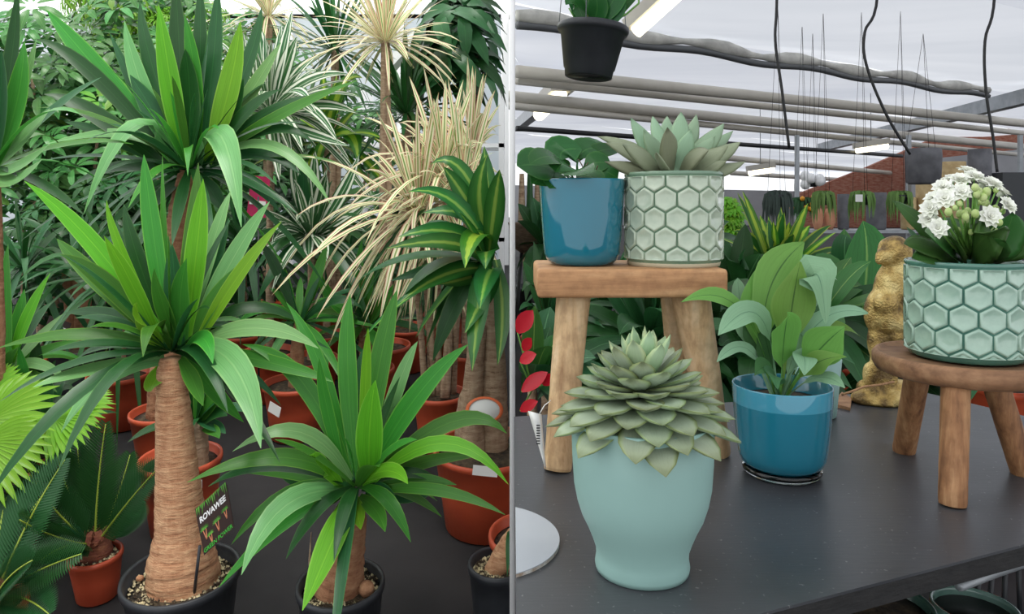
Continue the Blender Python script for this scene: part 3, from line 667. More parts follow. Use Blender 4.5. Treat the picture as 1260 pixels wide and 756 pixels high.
# --- dark pots further back on the left
t, d, base = potted(97, 424, 84, 0.24, 'blackpot', 'dark yucca stems in the black pot with a small name card at the bush foot', 'potted_yucca')
for k, x in enumerate((86, 98, 104)): trunk(t, [P(x, 430, d), P(x + 2, 390, d), P(x - 3, 330, d)], [0.03, 0.028, 0.024], M['bark2'], 12, k, name='cane', seg=14)
rosette(t, P(95, 335, d), 30, (0.25, 0.5), (0.03, 0.045), ['ydark', 'bush'], 34, (-40, 80), 0.4, left_ok)
c0 = P(69, 408, d - 0.15); nc_ = B().box((-0.05, 0, -0.055), (0.05, 0.002, 0.055), Matrix.Translation(c0) @ Matrix.Rotation(0.35, 4, 'Y')).build('name_card', M['card'], t, False)
B().box((-0.036, -0.002, 0.006), (0.036, -0.0005, 0.026), Matrix.Translation(c0) @ Matrix.Rotation(0.35, 4, 'Y')).build('brand_lettering', M['white'], nc_, False)
B().lathe([(0.0, 0), (0.02, 0.0)], 12, Matrix.Translation(c0 + Vector((-0.01, -0.002, -0.025))) @ Matrix.Rotation(1.57, 4, 'X')).build('printed_crown', M['cleaf'], nc_)
B().tube([c0, c0 + Vector((0, 0.02, -0.2))], 0.004, 6).build('stake', M['blackpot'], t)

# --- cycas palms
def frond(root, pts, n, ll, w, seed):
    q = random.Random(seed); a, b_, c = pts; bld = B(); rc = B()
    rp = [bez(a, b_, c, i / 12) for i in range(13)]
    rc.tube(rp, [0.0035 - 0.0022 * i / 12 for i in range(13)], 6)
    for i in range(n):
        t = 0.12 + 0.88 * i / (n - 1); p = bez(a, b_, c, t)
        tg = ((b_ - a) * (1 - t) + (c - b_) * t).normalized()
        sd = tg.cross(Vector((0, -0.75, 0.66))).normalized(); nn = sd.cross(tg)
        L = ll * (math.sin(math.pi * min(1, 0.18 + 0.78 * t)) ** 0.7)
        for s in (-1, 1):
            dr = (sd * s * 0.8 + tg * 0.62 + nn * 0.25).normalized()
            V, Fc, U = ribbon(p, p + dr * L * 0.5, p + dr * L - nn * L * 0.10, w, ns=3, fold=0.3, face=nn, prof=pr_strap)
            bld.add(V, Fc, U)
    f = bld.build('frond', M['cyc'], root); rc.build('midrib', M['rachis'], f)
M['cone'] = bark('cycas_crown', C(70, 34, 30), C(120, 62, 48), C(150, 96, 66), 120)
base, d = rimbase(117, 681, 0.12)
t = thing('potted_cycas', base, 'dark green cycas palm in the small red pot on open floor', 'plant')
pot(t, base, 0.12, 62 * d / F / 2, 62 * d / F / 2 * 0.76, M['terra'], lip=0.012, sd=0.012, grit=200, seed=5)
cn = P(117, 678, d); B().lathe([(0.036, -0.03), (0.042, 0.0), (0.034, 0.03), (0.012, 0.05)], 14, Matrix.Translation(cn)).build('trunk', M['cone'], t)
q = random.Random(6)
for i in range(26):
    a = q.uniform(0, 6.28); e = q.uniform(0.2, 1.3); u = Vector((math.cos(a) * math.cos(e), math.sin(a) * math.cos(e), math.sin(e)))
    V, Fc, U = ribbon(cn + u * 0.03, cn + u * 0.05, cn + u * 0.062, 0.012, ns=2); obj('scale', V, Fc, M['cone'], t, U)
for i, (x1, y1_, x2, y2_, dd) in enumerate(((118, 590, 130, 522, 0.0), (82, 600, 70, 560, 0.1), (160, 600, 196, 575, -0.05), (60, 620, 30, 570, -0.1), (100, 612, 95, 545, 0.15), (70, 655, 24, 640, -0.25), (140, 640, 168, 618, 0.1), (140, 622, 160, 560, 0.15), (86, 650, 50, 690, -0.15), (100, 625, 75, 580, 0.2))):
    frond(t, (P(117, 672, d), P(x1, y1_ + 12, d + dd * 0.5), P(x2, y2_, d + dd)), 40, 0.085, 0.0056, 60 + i)
base, d = rimbase(-12, 742, 0.14)
t = thing('potted_cycas', base, 'cycas palm leaning in beside the small red pot, crown at floor edge', 'plant')
pot(t, base, 0.14, 0.075, 0.06, M['terra']); B().lathe([(0.04, -0.03), (0.046, 0.0), (0.034, 0.03), (0.012, 0.05)], 14, Matrix.Translation(P(-8, 738, d))).build('trunk', M['cone'], t)
for i, (x1, y1_, x2, y2_, dd) in enumerate(((30, 640, 80, 566, 0.05), (10, 660, 60, 600, 0.15), (30, 705, 100, 682, -0.1), (10, 690, -30, 600, 0.1), (-5, 660, 8, 612, 0.1), (25, 725, 60, 756, -0.15), (10, 705, 40, 690, -0.15))):
    frond(t, (P(-6, 736, d), P(x1, y1_, d + dd * 0.5), P(x2, y2_, d + dd)), 40, 0.085, 0.006, 80 + i)

# --- fan palm at the margin, with two red pots
def fan(root, hub, tipdir, r, spread, n, seed, nrm):
    q = random.Random(seed); bld = B(); td = tipdir.normalized(); sd = td.cross(nrm).normalized()
    for i in range(n):
        a = math.radians(-spread / 2 + spread * i / (n - 1)); dr = td * math.cos(a) + sd * math.sin(a)
        L = r * (0.72 + 0.28 * math.cos(a * 0.9)) * q.uniform(0.92, 1.05)
        V, Fc, U = ribbon(hub, hub + dr * L * 0.55 + nrm * 0.015, hub + dr * L - Vector((0, 0, 0.18 * L)), 0.021, ns=6, fold=0.55, face=nrm, prof=lambda s: (0.12 + 0.88 * min(1, s / 0.55)) * (1 - max(0, (s - 0.6) / 0.4) ** 1.6))
        bld.add(V, Fc, U)
    return bld.build('fan_leaf', M['fanp'], root)
base, d = rimbase(-8, 606, 0.2); 
t = thing('potted_fan_palm', base, 'bright green fan palm with pleated leaves in a red pot', 'plant')
pot(t, base, 0.2, 0.115, 0.09, M['terra'])
crown = P(-22, 560, d)
for i, (hx, hy, tx, ty, r, sp, nn, dd) in enumerate(((66, 516, 150, 500, 0.17, 120, (0.1, -0.55, 0.85), -0.1), (-16, 520, 50, 520, 0.22, 190, (0.25, -0.8, 0.55), -0.15), (-24, 545, 20, 590, 0.17, 170, (0.3, -0.8, 0.45), -0.25), (-20, 508, 30, 470, 0.2, 150, (0.2, -0.7, 0.65), 0.05), (20, 540, 60, 545, 0.13, 140, (0.2, -0.6, 0.75), -0.05))):
    hub = P(hx, hy, d + dd); fan(t, hub, P(tx, ty, d + dd - 0.05) - hub, r, sp, 22, 90 + i, Vector(nn).normalized())
    B().tube([base + Vector((0, 0, 0.18)), base.lerp(hub, 0.6) + Vector((0, 0, 0.05)), hub], [0.008, 0.006, 0.004], 6).build('leaf_stalk', M['rachis'], t)
base, d = rimbase(2, 656, 0.16)
t = thing('empty_pot', base, 'red plastic pot with bare soil below the fan palm', 'pot'); pot(t, base, 0.16, 0.05, 0.04, M['terra'])
base, d = rimbase(50, 548, 0.18)
t, d, base = potted(48, 556, 60, 0.18, 'terra', 'dark leafy plant in a red pot behind the cycas palms', 'potted_plant')
rosette(t, P(48, 545, d), 34, (0.14, 0.3), (0.035, 0.05), ['bush', 'ydark'], 35, (-15, 80), 0.4, left_ok)
rosette(t, P(40, 500, d + 0.1), 20, (0.14, 0.26), (0.035, 0.05), ['bush', 'yucca'], 36, (0, 80), 0.4, left_ok)

# --- dracaenas in the second row
def row_plant(px, py, d, label, mats, n, Lr, Wr, seed, name='potted_dracaena', elev=(-35, 85), droop=0.4, potm='terra', hp=0.22, rp=0.12, prof=pr_sword, canes=1, faceb=0.5, keys=None, ns=8):
    c = P(px, py, d); base = Vector((c.x, d, fz(d)))
    t = thing(name, base, label, 'plant'); pot(t, base, hp, rp, rp * 0.78, M[potm])
    for k in range(canes):
        off = Vector((0.025 * (k - (canes - 1) / 2), 0.02 * (k % 2), 0))
        trunk(t, [base + off + Vector((0, 0, hp - 0.04)), base.lerp(c, 0.6) + off, c + off * 0.5], [0.018, 0.016, 0.013], M['cane'], 10, seed + k, seg=14)
    if keys: keyleaves(t, d, keys)
    rosette(t, c, n, Lr, Wr, mats, seed, elev, droop, left_ok, prof=prof, faceb=faceb, ns=ns)
    return t
row_plant(332, 140, 3.3, 'white striped dracaena, the taller one with broad pale stripes', ['warn'], 60, (0.32, 0.55), (0.04, 0.058), 101, keys=[(330, 140, 322, 70, 318, 30, 22, 'warn', 0), (334, 140, 352, 80, 366, 45, 20, 'warn', 0), (330, 140, 380, 100, 430, 92, 20, 'warn', -0.1), (334, 145, 390, 130, 440, 140, 20, 'warn', -0.1), (336, 150, 380, 165, 430, 180, 20, 'warn', -0.1), (330, 140, 306, 90, 300, 40, 20, 'warn', 0)])
row_plant(383, 290, 3.2, 'white striped dracaena, the lower one with dark narrow striped leaves', ['warn', 'ydark'], 44, (0.22, 0.42), (0.035, 0.05), 102, keys=[(383, 290, 366, 230, 362, 190, 17, 'warn', 0), (385, 290, 386, 230, 388, 185, 17, 'warn', 0), (386, 290, 420, 240, 442, 190, 18, 'warn', 0), (388, 292, 430, 262, 475, 236, 18, 'warn', -0.05), (386, 294, 430, 270, 448, 252, 20, 'warn', -0.08), (380, 285, 380, 300, 380, 320, 17, 'warn', -0.18), (388, 290, 398, 300, 402, 322, 13, 'warn', -0.15), (378, 290, 350, 280, 335, 300, 14, 'warn', -0.1), (384, 290, 374, 240, 376, 200, 20, 'ydark', -0.08), (384, 290, 396, 240, 402, 215, 20, 'warn', -0.08)])
row_plant(402, 175, 3.6, 'yellow-green striped dracaena between the white striped one and the dragon tree', ['limestripe'], 30, (0.25, 0.42), (0.05, 0.065), 103, keys=[(400, 175, 420, 110, 446, 96, 20, 'limestripe', -0.1), (400, 175, 402, 140, 398, 120, 24, 'limestripe', -0.1), (402, 175, 430, 165, 440, 200, 22, 'limestripe', -0.15)])
row_plant(474, 52, 3.4, 'tall pink edged dragon tree with a round spiky crown', ['tri'], 100, (0.3, 0.45), (0.016, 0.022), 104, 'potted_dragon_tree', (-30, 85), 0.25, prof=pr_strap, canes=2, ns=6)
row_plant(500, 140, 3.7, 'narrow leaved green dragon tree under the white roof brace', ['marg'], 80, (0.3, 0.5), (0.018, 0.026), 105, 'potted_dragon_tree', (-35, 88), 0.3, prof=pr_strap, canes=2, ns=6)
row_plant(412, 62, 4.0, 'dark spiky dragon tree beside the tall pink edged one', ['ydark', 'marg'], 70, (0.35, 0.55), (0.022, 0.03), 106, 'potted_dragon_tree', (-45, 80), 0.25, prof=pr_strap, canes=2, ns=6)
row_plant(330, 20, 4.2, 'pale straw coloured dragon tree high up by the end wall', ['tri'], 60, (0.3, 0.5), (0.016, 0.024), 107, 'potted_dragon_tree', (-35, 85), 0.3, prof=pr_strap, canes=2, ns=6)
row_plant(580, 190, 3.3, 'cream striped dragon tree rising behind the corn plant by the white post', ['tri'], 70, (0.3, 0.5), (0.016, 0.024), 108, 'potted_dragon_tree', (-40, 88), 0.3, prof=pr_strap, canes=3, ns=6)
row_plant(300, 300, 3.6, 'dark arching dracaena behind the largest yucca crown', ['ydark', 'bush'], 46, (0.3, 0.5), (0.03, 0.045), 109, elev=(-50, 75), droop=0.5)
row_plant(150, 345, 3.0, 'dark arching dracaena at the foot of the umbrella bush', ['ydark', 'bush', 'marg'], 46, (0.3, 0.5), (0.02, 0.035), 110, elev=(-50, 75), droop=0.6)
row_plant(470, 330, 4.1, 'dark strap leaved plant behind the dragon tree canes', ['ydark', 'marg', 'bush'], 50, (0.3, 0.5), (0.02, 0.03), 111, elev=(-60, 75), droop=0.6)
row_plant(430, 330, 4.3, 'dark glossy dracaena low between the red pots', ['bush', 'ydark'], 46, (0.25, 0.45), (0.03, 0.05), 112, elev=(-50, 75), droop=0.5, rp=0.15)
row_plant(230, 330, 3.6, 'dark strap leaved dracaena hidden behind the yucca crowns', ['bush', 'ydark'], 50, (0.3, 0.5), (0.03, 0.05), 113, elev=(-50, 75), droop=0.5)
row_plant(545, 330, 4.0, 'dark dracaena behind the sheaf of thin canes', ['bush', 'ydark', 'marg'], 50, (0.3, 0.5), (0.025, 0.045), 114, elev=(-60, 75), droop=0.5)
row_plant(30, 330, 3.2, 'dark fern like dracaena under the umbrella bush behind the sawn-off stump', ['bush', 'ydark'], 46, (0.3, 0.45), (0.02, 0.035), 115, elev=(-50, 75), droop=0.6)
# pink flower card in the dark behind the big crown
c0 = P(318, 242, 3.05); t = thing('plant_card', Vector((c0.x, c0.y, fz(3.05))), 'pink plant care card on a stake behind the largest yucca', 'card')
M['pink'] = plain('card_pink', C(196, 40, 96), 0.5, C(170, 30, 80), 12)
cd = B().box((-0.04, 0, -0.085), (0.04, 0.002, 0.085), Matrix.Translation(c0) @ Matrix.Rotation(0.12, 4, 'Y')).build('card_face', M['pink'], t, False)
for k, zz in enumerate((0.03, -0.035)): B().box((-0.034, -0.002, zz), (0.034, -0.0005, zz + 0.018), Matrix.Translation(c0) @ Matrix.Rotation(0.12, 4, 'Y')).build('print_band', M['tagw'], cd, False)
B().tube([Vector((c0.x, c0.y + 0.004, fz(3.05))), c0], 0.004, 6).build('stake', M['blackpot'], t)

# --- umbrella bushes and trees along the end wall (shared leaf whorls)
def whorl(n, L, w, droop, seed, mat, name):
    q = random.Random(seed); b = B()
    for i in range(n):
        a = 2 * math.pi * i / n + q.uniform(-0.15, 0.15); u = Vector((math.cos(a), math.sin(a), 0)); l = L * q.uniform(0.8, 1.1)
        V, Fc, U = ribbon(u * l * 0.22 + Vector((0, 0, 0.0)), u * l * 0.75 + Vector((0, 0, l * 0.12)), u * l * 1.2 - Vector((0, 0, droop * l)), w * q.uniform(0.85, 1.1), ns=4, fold=0.2, face=Vector((0, 0, 1)), prof=pr_oval)
        b.add(V, Fc, U)
    return mesh(name, b.V, b.F, mat, b.U)
def bush(name, base, h, label, cat, meshes, n, cx, size, seed, ok=None, trunks=4, trunk_r=0.02, back=0.55):
    """cx: list of (centre, radii) lobes of the crown"""
    t = thing(name, base, label, cat); q = random.Random(seed); made = 0; tries = 0
    for k in range(trunks):
        c, r = cx[k % len(cx)]
        trunk(t, [base + Vector((0.04 * (k - trunks / 2), 0.02 * (k % 2), 0)), base.lerp(c, 0.5) + Vector((q.uniform(-.08, .08), 0, 0)), c], [trunk_r, trunk_r * 0.8, trunk_r * 0.4], M['cane'], 8, k, seg=10, name='stem')
    while made < n and tries < n * 8:
        tries += 1
        c, r = cx[int(q.random() * len(cx))]
        u = Vector((q.gauss(0, 1), q.gauss(0, 1), q.gauss(0, 1))).normalized() * (q.uniform(0.5, 1.0))
        if u.y > back: continue
        p = c + Vector((u.x * r[0], u.y * r[1], u.z * r[2]))
        if p.z < fz(p.y) + 0.05 or p.z > ROOF - 0.2: continue
        s = q.uniform(*size)
        up = (Vector((u.x * 0.5, u.y * 0.6 - 0.35, 0.75)) + Vector((q.uniform(-.3, .3), q.uniform(-.3, .3), 0))).normalized()
        Mx = Matrix.Translation(p - OFF[t.name]) @ up.to_track_quat('Z', 'Y').to_matrix().to_4x4() @ Matrix.Rotation(q.uniform(0, 6.28), 4, 'Z') @ Matrix.Scale(s, 4)
        me = meshes[int(q.random() * len(meshes))]
        if ok and not ok([OFF[t.name] + Mx @ v.co for v in me.vertices]): continue
        link('leaf_whorl', me, t, Mx); made += 1
    return t
W_s = [whorl(8, 0.10, 0.034, 0.25, i, M['schef'], 'leaf_whorl') for i in range(3)] 
W_y = [whorl(7, 0.085, 0.03, 0.1, 9, M['schefl'], 'leaf_whorl')]
W_d = [whorl(7, 0.10, 0.036, 0.3, 5 + i, M['bush'], 'leaf_whorl') for i in range(2)]
W_b = [whorl(7, 0.19, 0.075, 0.7, 12 + i, M['bush'], 'leaf_whorl') for i in range(2)]
def cpx(x, y, d): return P(x, y, d)
def bx(x, d): return Vector(((x - 630) / F * d, d, fz(d)))
bush('umbrella_bush', bx(70, 3.9), 2, 'glossy umbrella bush with pale light on its leaves behind the side yucca', 'bush', W_s + W_s + W_y, 290, [(P(40, 90, 3.9), (0.55, 0.4, 0.5)), (P(120, 170, 3.9), (0.5, 0.4, 0.55)), (P(20, 260, 3.9), (0.5, 0.35, 0.5))], (0.9, 1.4), 1)
bush('umbrella_bush', bx(200, 4.3), 2, 'glossy umbrella bush behind the largest yucca crown', 'bush', W_s + W_y, 260, [(P(190, 60, 4.3), (0.6, 0.4, 0.5)), (P(280, 120, 4.3), (0.5, 0.4, 0.6)), (P(170, 250, 4.3), (0.6, 0.4, 0.6))], (0.95, 1.45), 2)
bush('umbrella_bush', bx(110, 3.6), 1, 'dark leaved low bush below the umbrella bushes', 'bush', W_d, 200, [(P(60, 330, 3.6), (0.45, 0.25, 0.4)), (P(150, 300, 3.6), (0.45, 0.25, 0.5)), (P(250, 330, 3.8), (0.5, 0.3, 0.5))], (0.7, 1.1), 3)
bush('umbrella_bush', bx(420, 4.7), 1, 'dark bush in the back row behind the striped dracaenas', 'bush', W_d + W_s[:1], 280, [(P(360, 180, 4.7), (0.6, 0.3, 0.6)), (P(450, 220, 4.7), (0.6, 0.3, 0.6)), (P(400, 330, 4.6), (0.7, 0.3, 0.5)), (P(530, 260, 4.8), (0.4, 0.3, 0.6))], (0.9, 1.3), 4, left_ok)
bush('shade_tree', bx(585, 3.9), 2, 'tree with broad drooping dark leaves under the roof by the white post', 'tree', W_b, 34, [(P(585, 30, 3.9), (0.25, 0.3, 0.3)), (P(572, 70, 3.9), (0.22, 0.3, 0.15)), (P(600, 10, 3.9), (0.2, 0.3, 0.3))], (0.95, 1.35), 5, left_ok, 1, 0.025)
bush('hedge', bx(150, 5.6), 2, 'dense dark hedge along the end wall behind the umbrella bushes', 'hedge', [whorl(8, 0.17, 0.06, 0.3, 40, M['bush'], 'leaf_whorl')], 300, [(P(60, 160, 5.6), (0.8, 0.3, 0.6)), (P(180, 200, 5.6), (0.8, 0.3, 0.6)), (P(290, 200, 5.6), (0.55, 0.3, 0.6))], (1.0, 1.6), 15, left_ok)
M['lace'] = leafm('yellow_green_lace', S1(C(150, 190, 60), C(120, 172, 46)), 0.4, 0.35, 0.2)
W_l = [whorl(12, 0.09, 0.012, 0.9, 30 + i, M['lace'], 'leaf_whorl') for i in range(2)]
bush('feathery_tree', bx(215, 5.2), 2, 'yellow-green feathery tree top above the umbrella bushes', 'tree', W_l, 240, [(P(215, 30, 5.2), (0.35, 0.25, 0.4)), (P(150, 10, 5.2), (0.4, 0.25, 0.3))], (0.9, 1.4), 6, None, 2)
# pale goods shelf glimpsed through the leaves by the post
t = thing('goods_shelf', Vector((-0.5, 5.6, fz(5.6))), 'white shelf of pale goods glimpsed behind the dragon trees', 'shelf')
for zz in (0.95, 1.3, 1.66): B().box((-1.15, 5.5, zz), (-0.06, 5.85, zz + 0.03)).build('shelf_board', M['white'], t, False)
for xx in (-1.15, -0.1): B().box((xx, 5.5, fz(5.6)), (xx + 0.04, 5.85, 2.1)).build('shelf_post', M['white'], t, False)
q = random.Random(2)
for i in range(9):
    zz = (0.98, 1.33, 1.69)[i % 3]; xx = -1.0 + 0.36 * (i // 3) + q.uniform(-.04, .04); r = q.uniform(0.06, 0.09); h = q.uniform(0.13, 0.2)
    o = B().lathe([(r * 0.7, 0), (r, h * 0.7), (r * 0.9, h), (r * 0.8, h), (r * 0.7, h * 0.5)], 16, Matrix.Translation((xx, 5.66, zz))).build('shelf_pot', M[('galv', 'cane', 'pipe')[i % 3]])
    nm = ('grey planter on the lowest board of the white shelf', 'brown planter on the middle board of the white shelf', 'cream planter on the top board of the white shelf')[i % 3]; tag(o, nm, 'pot', nm.split(' board')[0].replace('planter', 'planters') + ' board')

# ------------------------------------------------------------------ the black display table
import bmesh
TZ = 0.83
def prism(b, pts, z0, z1):
    n = len(pts); V = [(x, y, z0) for x, y in pts] + [(x, y, z1) for x, y in pts]
    b.add(V, [tuple(reversed(range(n))), tuple(range(n, 2 * n))] + [(i, (i + 1) % n, n + (i + 1) % n, n + i) for i in range(n)]); return b
def rbox(name, lo, hi, r, mat, parent, Mx=None, seg=3, jit=0.0, seed=0):
    bm = bmesh.new(); bmesh.ops.create_cube(bm, size=1.0)
    for v in bm.verts: v.co = Vector([lo[i] + (hi[i] - lo[i]) * (v.co[i] + 0.5) for i in range(3)])
    if jit: bmesh.ops.subdivide_edges(bm, edges=list(bm.edges), cuts=4, use_grid_fill=True)
    else: bmesh.ops.bevel(bm, geom=list(bm.edges), offset=r, segments=seg, affect='EDGES', profile=0.5)
    q = random.Random(seed)
    V = [v.co.copy() for v in bm.verts]; bm.verts.index_update(); Fc = [tuple(v.index for v in f.verts) for f in bm.faces]; bm.free()
    if jit: V = [v + Vector((q.uniform(-1, 1), q.uniform(-1, 1), q.uniform(-1, 1))) * jit for v in V]
    if Mx is not None: V = [Mx @ v for v in V]
    return obj(name, V, Fc, mat, parent, smooth=True)
def tabletop_mat():
    m, nt, b_, N, L = _new('black_laminate')
    n = _noise(N, L, 5, 5); n2 = _noise(N, L, 160, 2); n3 = _noise(N, L, 1.0, 4, stretch=(30, 220, 30))
    col = _ramp(N, L, n, [(0.3, C(52, 54, 58)), (0.7, C(70, 72, 76))])
    col = _mix(N, L, _ramp(N, L, n2, [(0.68, (0, 0, 0)), (0.76, (0.55,) * 3)]), col, C(150, 150, 150))
    L.new(col, b_.inputs['Base Color']); b_.inputs['Specular IOR Level'].default_value = 0.55
    L.new(_ramp(N, L, n, [(0.3, (0.30,) * 3), (0.7, (0.44,) * 3)]), b_.inputs['Roughness'])
    _bump(N, L, b_, n3, 0.10, 0.002); return m
M['table'] = tabletop_mat()
M['tedge'] = plain('table_edge', C(24, 24, 25), 0.8, C(34, 33, 33), 40, bump=0.6, stretch=(1, 1, 3))
tb = thing('display_table', (0.5, 1.05, fz(1.05)), 'black laminate display table carrying the small potted plants', 'table')
TP = [(0.0036, 0.560), (0.238, 0.686), (1.085, 1.03), (0.835, 1.52), (0.0036, 1.325)]
prism(B(), TP, TZ - 0.003, TZ).build('table_top', M['table'], tb, False)
prism(B(), TP, TZ - 0.024, TZ - 0.0032).build('table_edge', M['tedge'], tb, False)
for (x, y) in ((0.06, 0.66), (1.0, 1.05), (0.80, 1.42), (0.06, 1.24)):
    B().box((x - 0.02, y - 0.02, fz(y)), (x + 0.02, y + 0.02, TZ - 0.0245)).build('leg', M['tedge'], tb, False)
prism(B(), [(0.04, 0.72), (0.98, 1.10), (0.82, 1.40), (0.04, 1.24)], 0.50, 0.515).build('lower_shelf', M['tedge'], tb, False)

# ------------------------------------------------------------------ wooden stools
M['pale_wood'] = wood('pale_mango_wood', C(150, 104, 68), C(190, 142, 98), C(214, 172, 126), (3, 40, 40))
M['leg_wood'] = wood('pale_stick_wood', C(160, 122, 84), C(208, 174, 130), C(226, 200, 162), (40, 40, 5))
M['brown_wood'] = wood('brown_mango_wood', C(112, 78, 54), C(150, 110, 78), C(176, 136, 100), (5, 40, 40))
M['brown_leg'] = wood('brown_leg_wood', C(104, 68, 44), C(158, 112, 74), C(190, 146, 104), (70, 70, 5))
sz = 1.121; k1 = 1.05
st = thing('rustic_stool', (0.17, 1.13, TZ), 'rectangular pale wood stool with stick legs standing on the black table', 'stool')
rbox('seat', (0.036, 1.05, sz - 0.042), (0.311, 1.235, sz), 0.006, M['pale_wood'], st)
def stick(parent, top, bot, r0, r1, mat, seed, n=18, cap=0.004):
    ax = (bot - top).normalized()
    return trunk(parent, [top, top.lerp(bot, 0.5), bot - ax * cap, bot], [r0, (r0 + r1) / 2, r1, r1 * 0.95], mat, n, seed, 0.012, 'leg', 24)
def onT(px, py): return PZ(px, py, TZ)
def at_z(px, d, z): return Vector(((px - 630) / F * d, d, z))
lb = onT(686, 579); stick(st, at_z(706, 1.10, sz - 0.040), Vector((lb.x, lb.y, TZ + 0.0008)), 0.026, 0.0205, M['leg_wood'], 1)
lb = onT(884, 560); stick(st, at_z(849, 1.10, sz - 0.040), Vector((lb.x, lb.y, TZ + 0.0008)), 0.029, 0.019, M['leg_wood'], 2)
stick(st, at_z(706, 1.19, sz - 0.040), at_z(700, 1.25, TZ + 0.0008), 0.022, 0.018, M['leg_wood'], 3)
stick(st, at_z(828, 1.19, sz - 0.040), at_z(842, 1.25, TZ + 0.0008), 0.022, 0.018, M['leg_wood'], 4)
# curled paper price tag tied to the left leg
tg = thing('price_tag', P(664, 575, 1.055), 'curled white paper tag with barcode tied to the stool leg', 'tag')
V = []; Fc = []
for j in range(7):
    t_ = j / 6; cx = 664 - 6 * (1 - t_) + 7 * t_; w_ = 9 * (1 - t_) + 0.8
    for i in range(5):
        u = i / 4 - 0.5; V.append(P(cx + u * w_ * 1.6, 508 + 68 * t_ + 4 * u, 1.040 - 0.012 * math.cos(u * 3)))
for j in range(6):
    for i in range(4): k = j * 5 + i; Fc.append((k, k + 1, k + 6, k + 5))
tp = obj('paper', V, Fc, M['tagw'], tg)
tp.modifiers.new('thickness', 'SOLIDIFY').thickness = 0.0006
bb = B()
for j in range(8):
    y_ = 523 + j * 3.2; bb.add([P(660, y_, 1.0255), P(664.5, y_, 1.0265), P(664.5, y_ + 1.6, 1.0265), P(660, y_ + 1.6, 1.0255)], [(0, 1, 2, 3)])
bb.build('barcode', M['black'], tp, False)
B().tube([P(664, 509, 1.04), P(670, 499, 1.04), P(678, 493, 1.06)], 0.0007, 5).build('string', M['tagw'], tg)

rs_c = Vector((0.622, 1.015, 0)); rz = 1.006
rs = thing('round_stool', (rs_c.x, rs_c.y, TZ), 'round brown wood three-legged stool on the black table', 'stool')
B().lathe([(0.098, rz - 0.028), (0.107, rz - 0.024), (0.1105, rz - 0.016), (0.1105, rz - 0.005), (0.107, rz), (0.103, rz + 0.0005), (0.100, rz - 0.004), (0.0, rz - 0.004)], 56, Matrix.Translation((rs_c.x, rs_c.y, 0))).build('seat', M['brown_wood'], rs)
for k, (tx, td, bx_, by_) in enumerate(((1176, 0.945, 1172, 622), (1131, 1.07, 1112, 556))):
    bt = onT(bx_, by_); stick(rs, at_z(tx, td, rz - 0.026), Vector((bt.x, bt.y, TZ + 0.0008)), 0.0172, 0.0165, M['brown_leg'], 10 + k)
stick(rs, Vector((0.675, 1.03, rz - 0.026)), Vector((0.728, 1.04, TZ + 0.0008)), 0.0172, 0.0165, M['brown_leg'], 13)

# ------------------------------------------------------------------ pots on the table
M['cyan'] = plain('turquoise_ceramic', C(152, 188, 181), 0.45, C(144, 180, 173), 5, spec=0.4)
M['blueglass'] = plain('blue_glass', C(28, 118, 140), 0.06, C(24, 110, 132), 3, coat=0.6)
M['blueband'] = plain('blue_glass_rim', C(66, 148, 172), 0.05, coat=0.6)
m, nt, b_, N, L = _new('clear_glass'); b_.inputs['Base Color'].default_value = (0.9, 0.97, 0.98, 1); b_.inputs['Roughness'].default_value = 0.02; b_.inputs['Transmission Weight'].default_value = 1.0; M['glass'] = m
M['glaze'] = plain('green_glaze', C(190, 202, 180), 0.12, C(174, 190, 168), 40, coat=0.7)
M['groove'] = plain('green_groove', C(122, 150, 124), 0.2, C(108, 138, 114), 30, coat=0.5)
M['glaze2'] = plain('teal_glaze', C(172, 200, 182), 0.1, C(152, 184, 166), 40, coat=0.7)
M['groove2'] = plain('teal_groove', C(88, 136, 120), 0.2, C(76, 124, 110), 30, coat=0.5)
M['clay'] = plain('bare_clay', C(196, 186, 158), 0.7)
M['eche'] = leafm('echeveria', [(0.0, C(136, 152, 92)), (0.05, C(146, 168, 120)), (0.16, C(168, 184, 160)), (0.84, C(168, 184, 160)), (0.95, C(146, 168, 120)), (1, C(136, 152, 92))], 0.42, 0.06, 0.16, tip=C(140, 150, 96), streak=0.08)
M['eche_in'] = leafm('echeveria_heart', [(0.0, C(196, 214, 160)), (0.2, C(172, 198, 160)), (0.8, C(172, 198, 160)), (1, C(196, 214, 160))], 0.45, 0.1, 0.08, streak=0.06)
M['agav'] = leafm('ghost_echeveria', [(0.0, C(140, 166, 130)), (0.15, C(146, 176, 144)), (0.85, C(146, 176, 144)), (1, C(140, 166, 130))], 0.5, 0.06, 0.12, streak=0.08)
M['agav_o'] = leafm('ghost_echeveria_outer', [(0.0, C(128, 136, 106)), (0.2, C(146, 154, 126)), (0.8, C(146, 154, 126)), (1, C(128, 136, 106))], 0.5, 0.06, 0.12, streak=0.1)
def soil_disc(root, c, r, z): B().lathe([(r, z), (r * 0.5, z + 0.004), (0.002, z + 0.006)], 24, Matrix.Translation((c.x, c.y, 0))).build('soil', M['soil'], root)

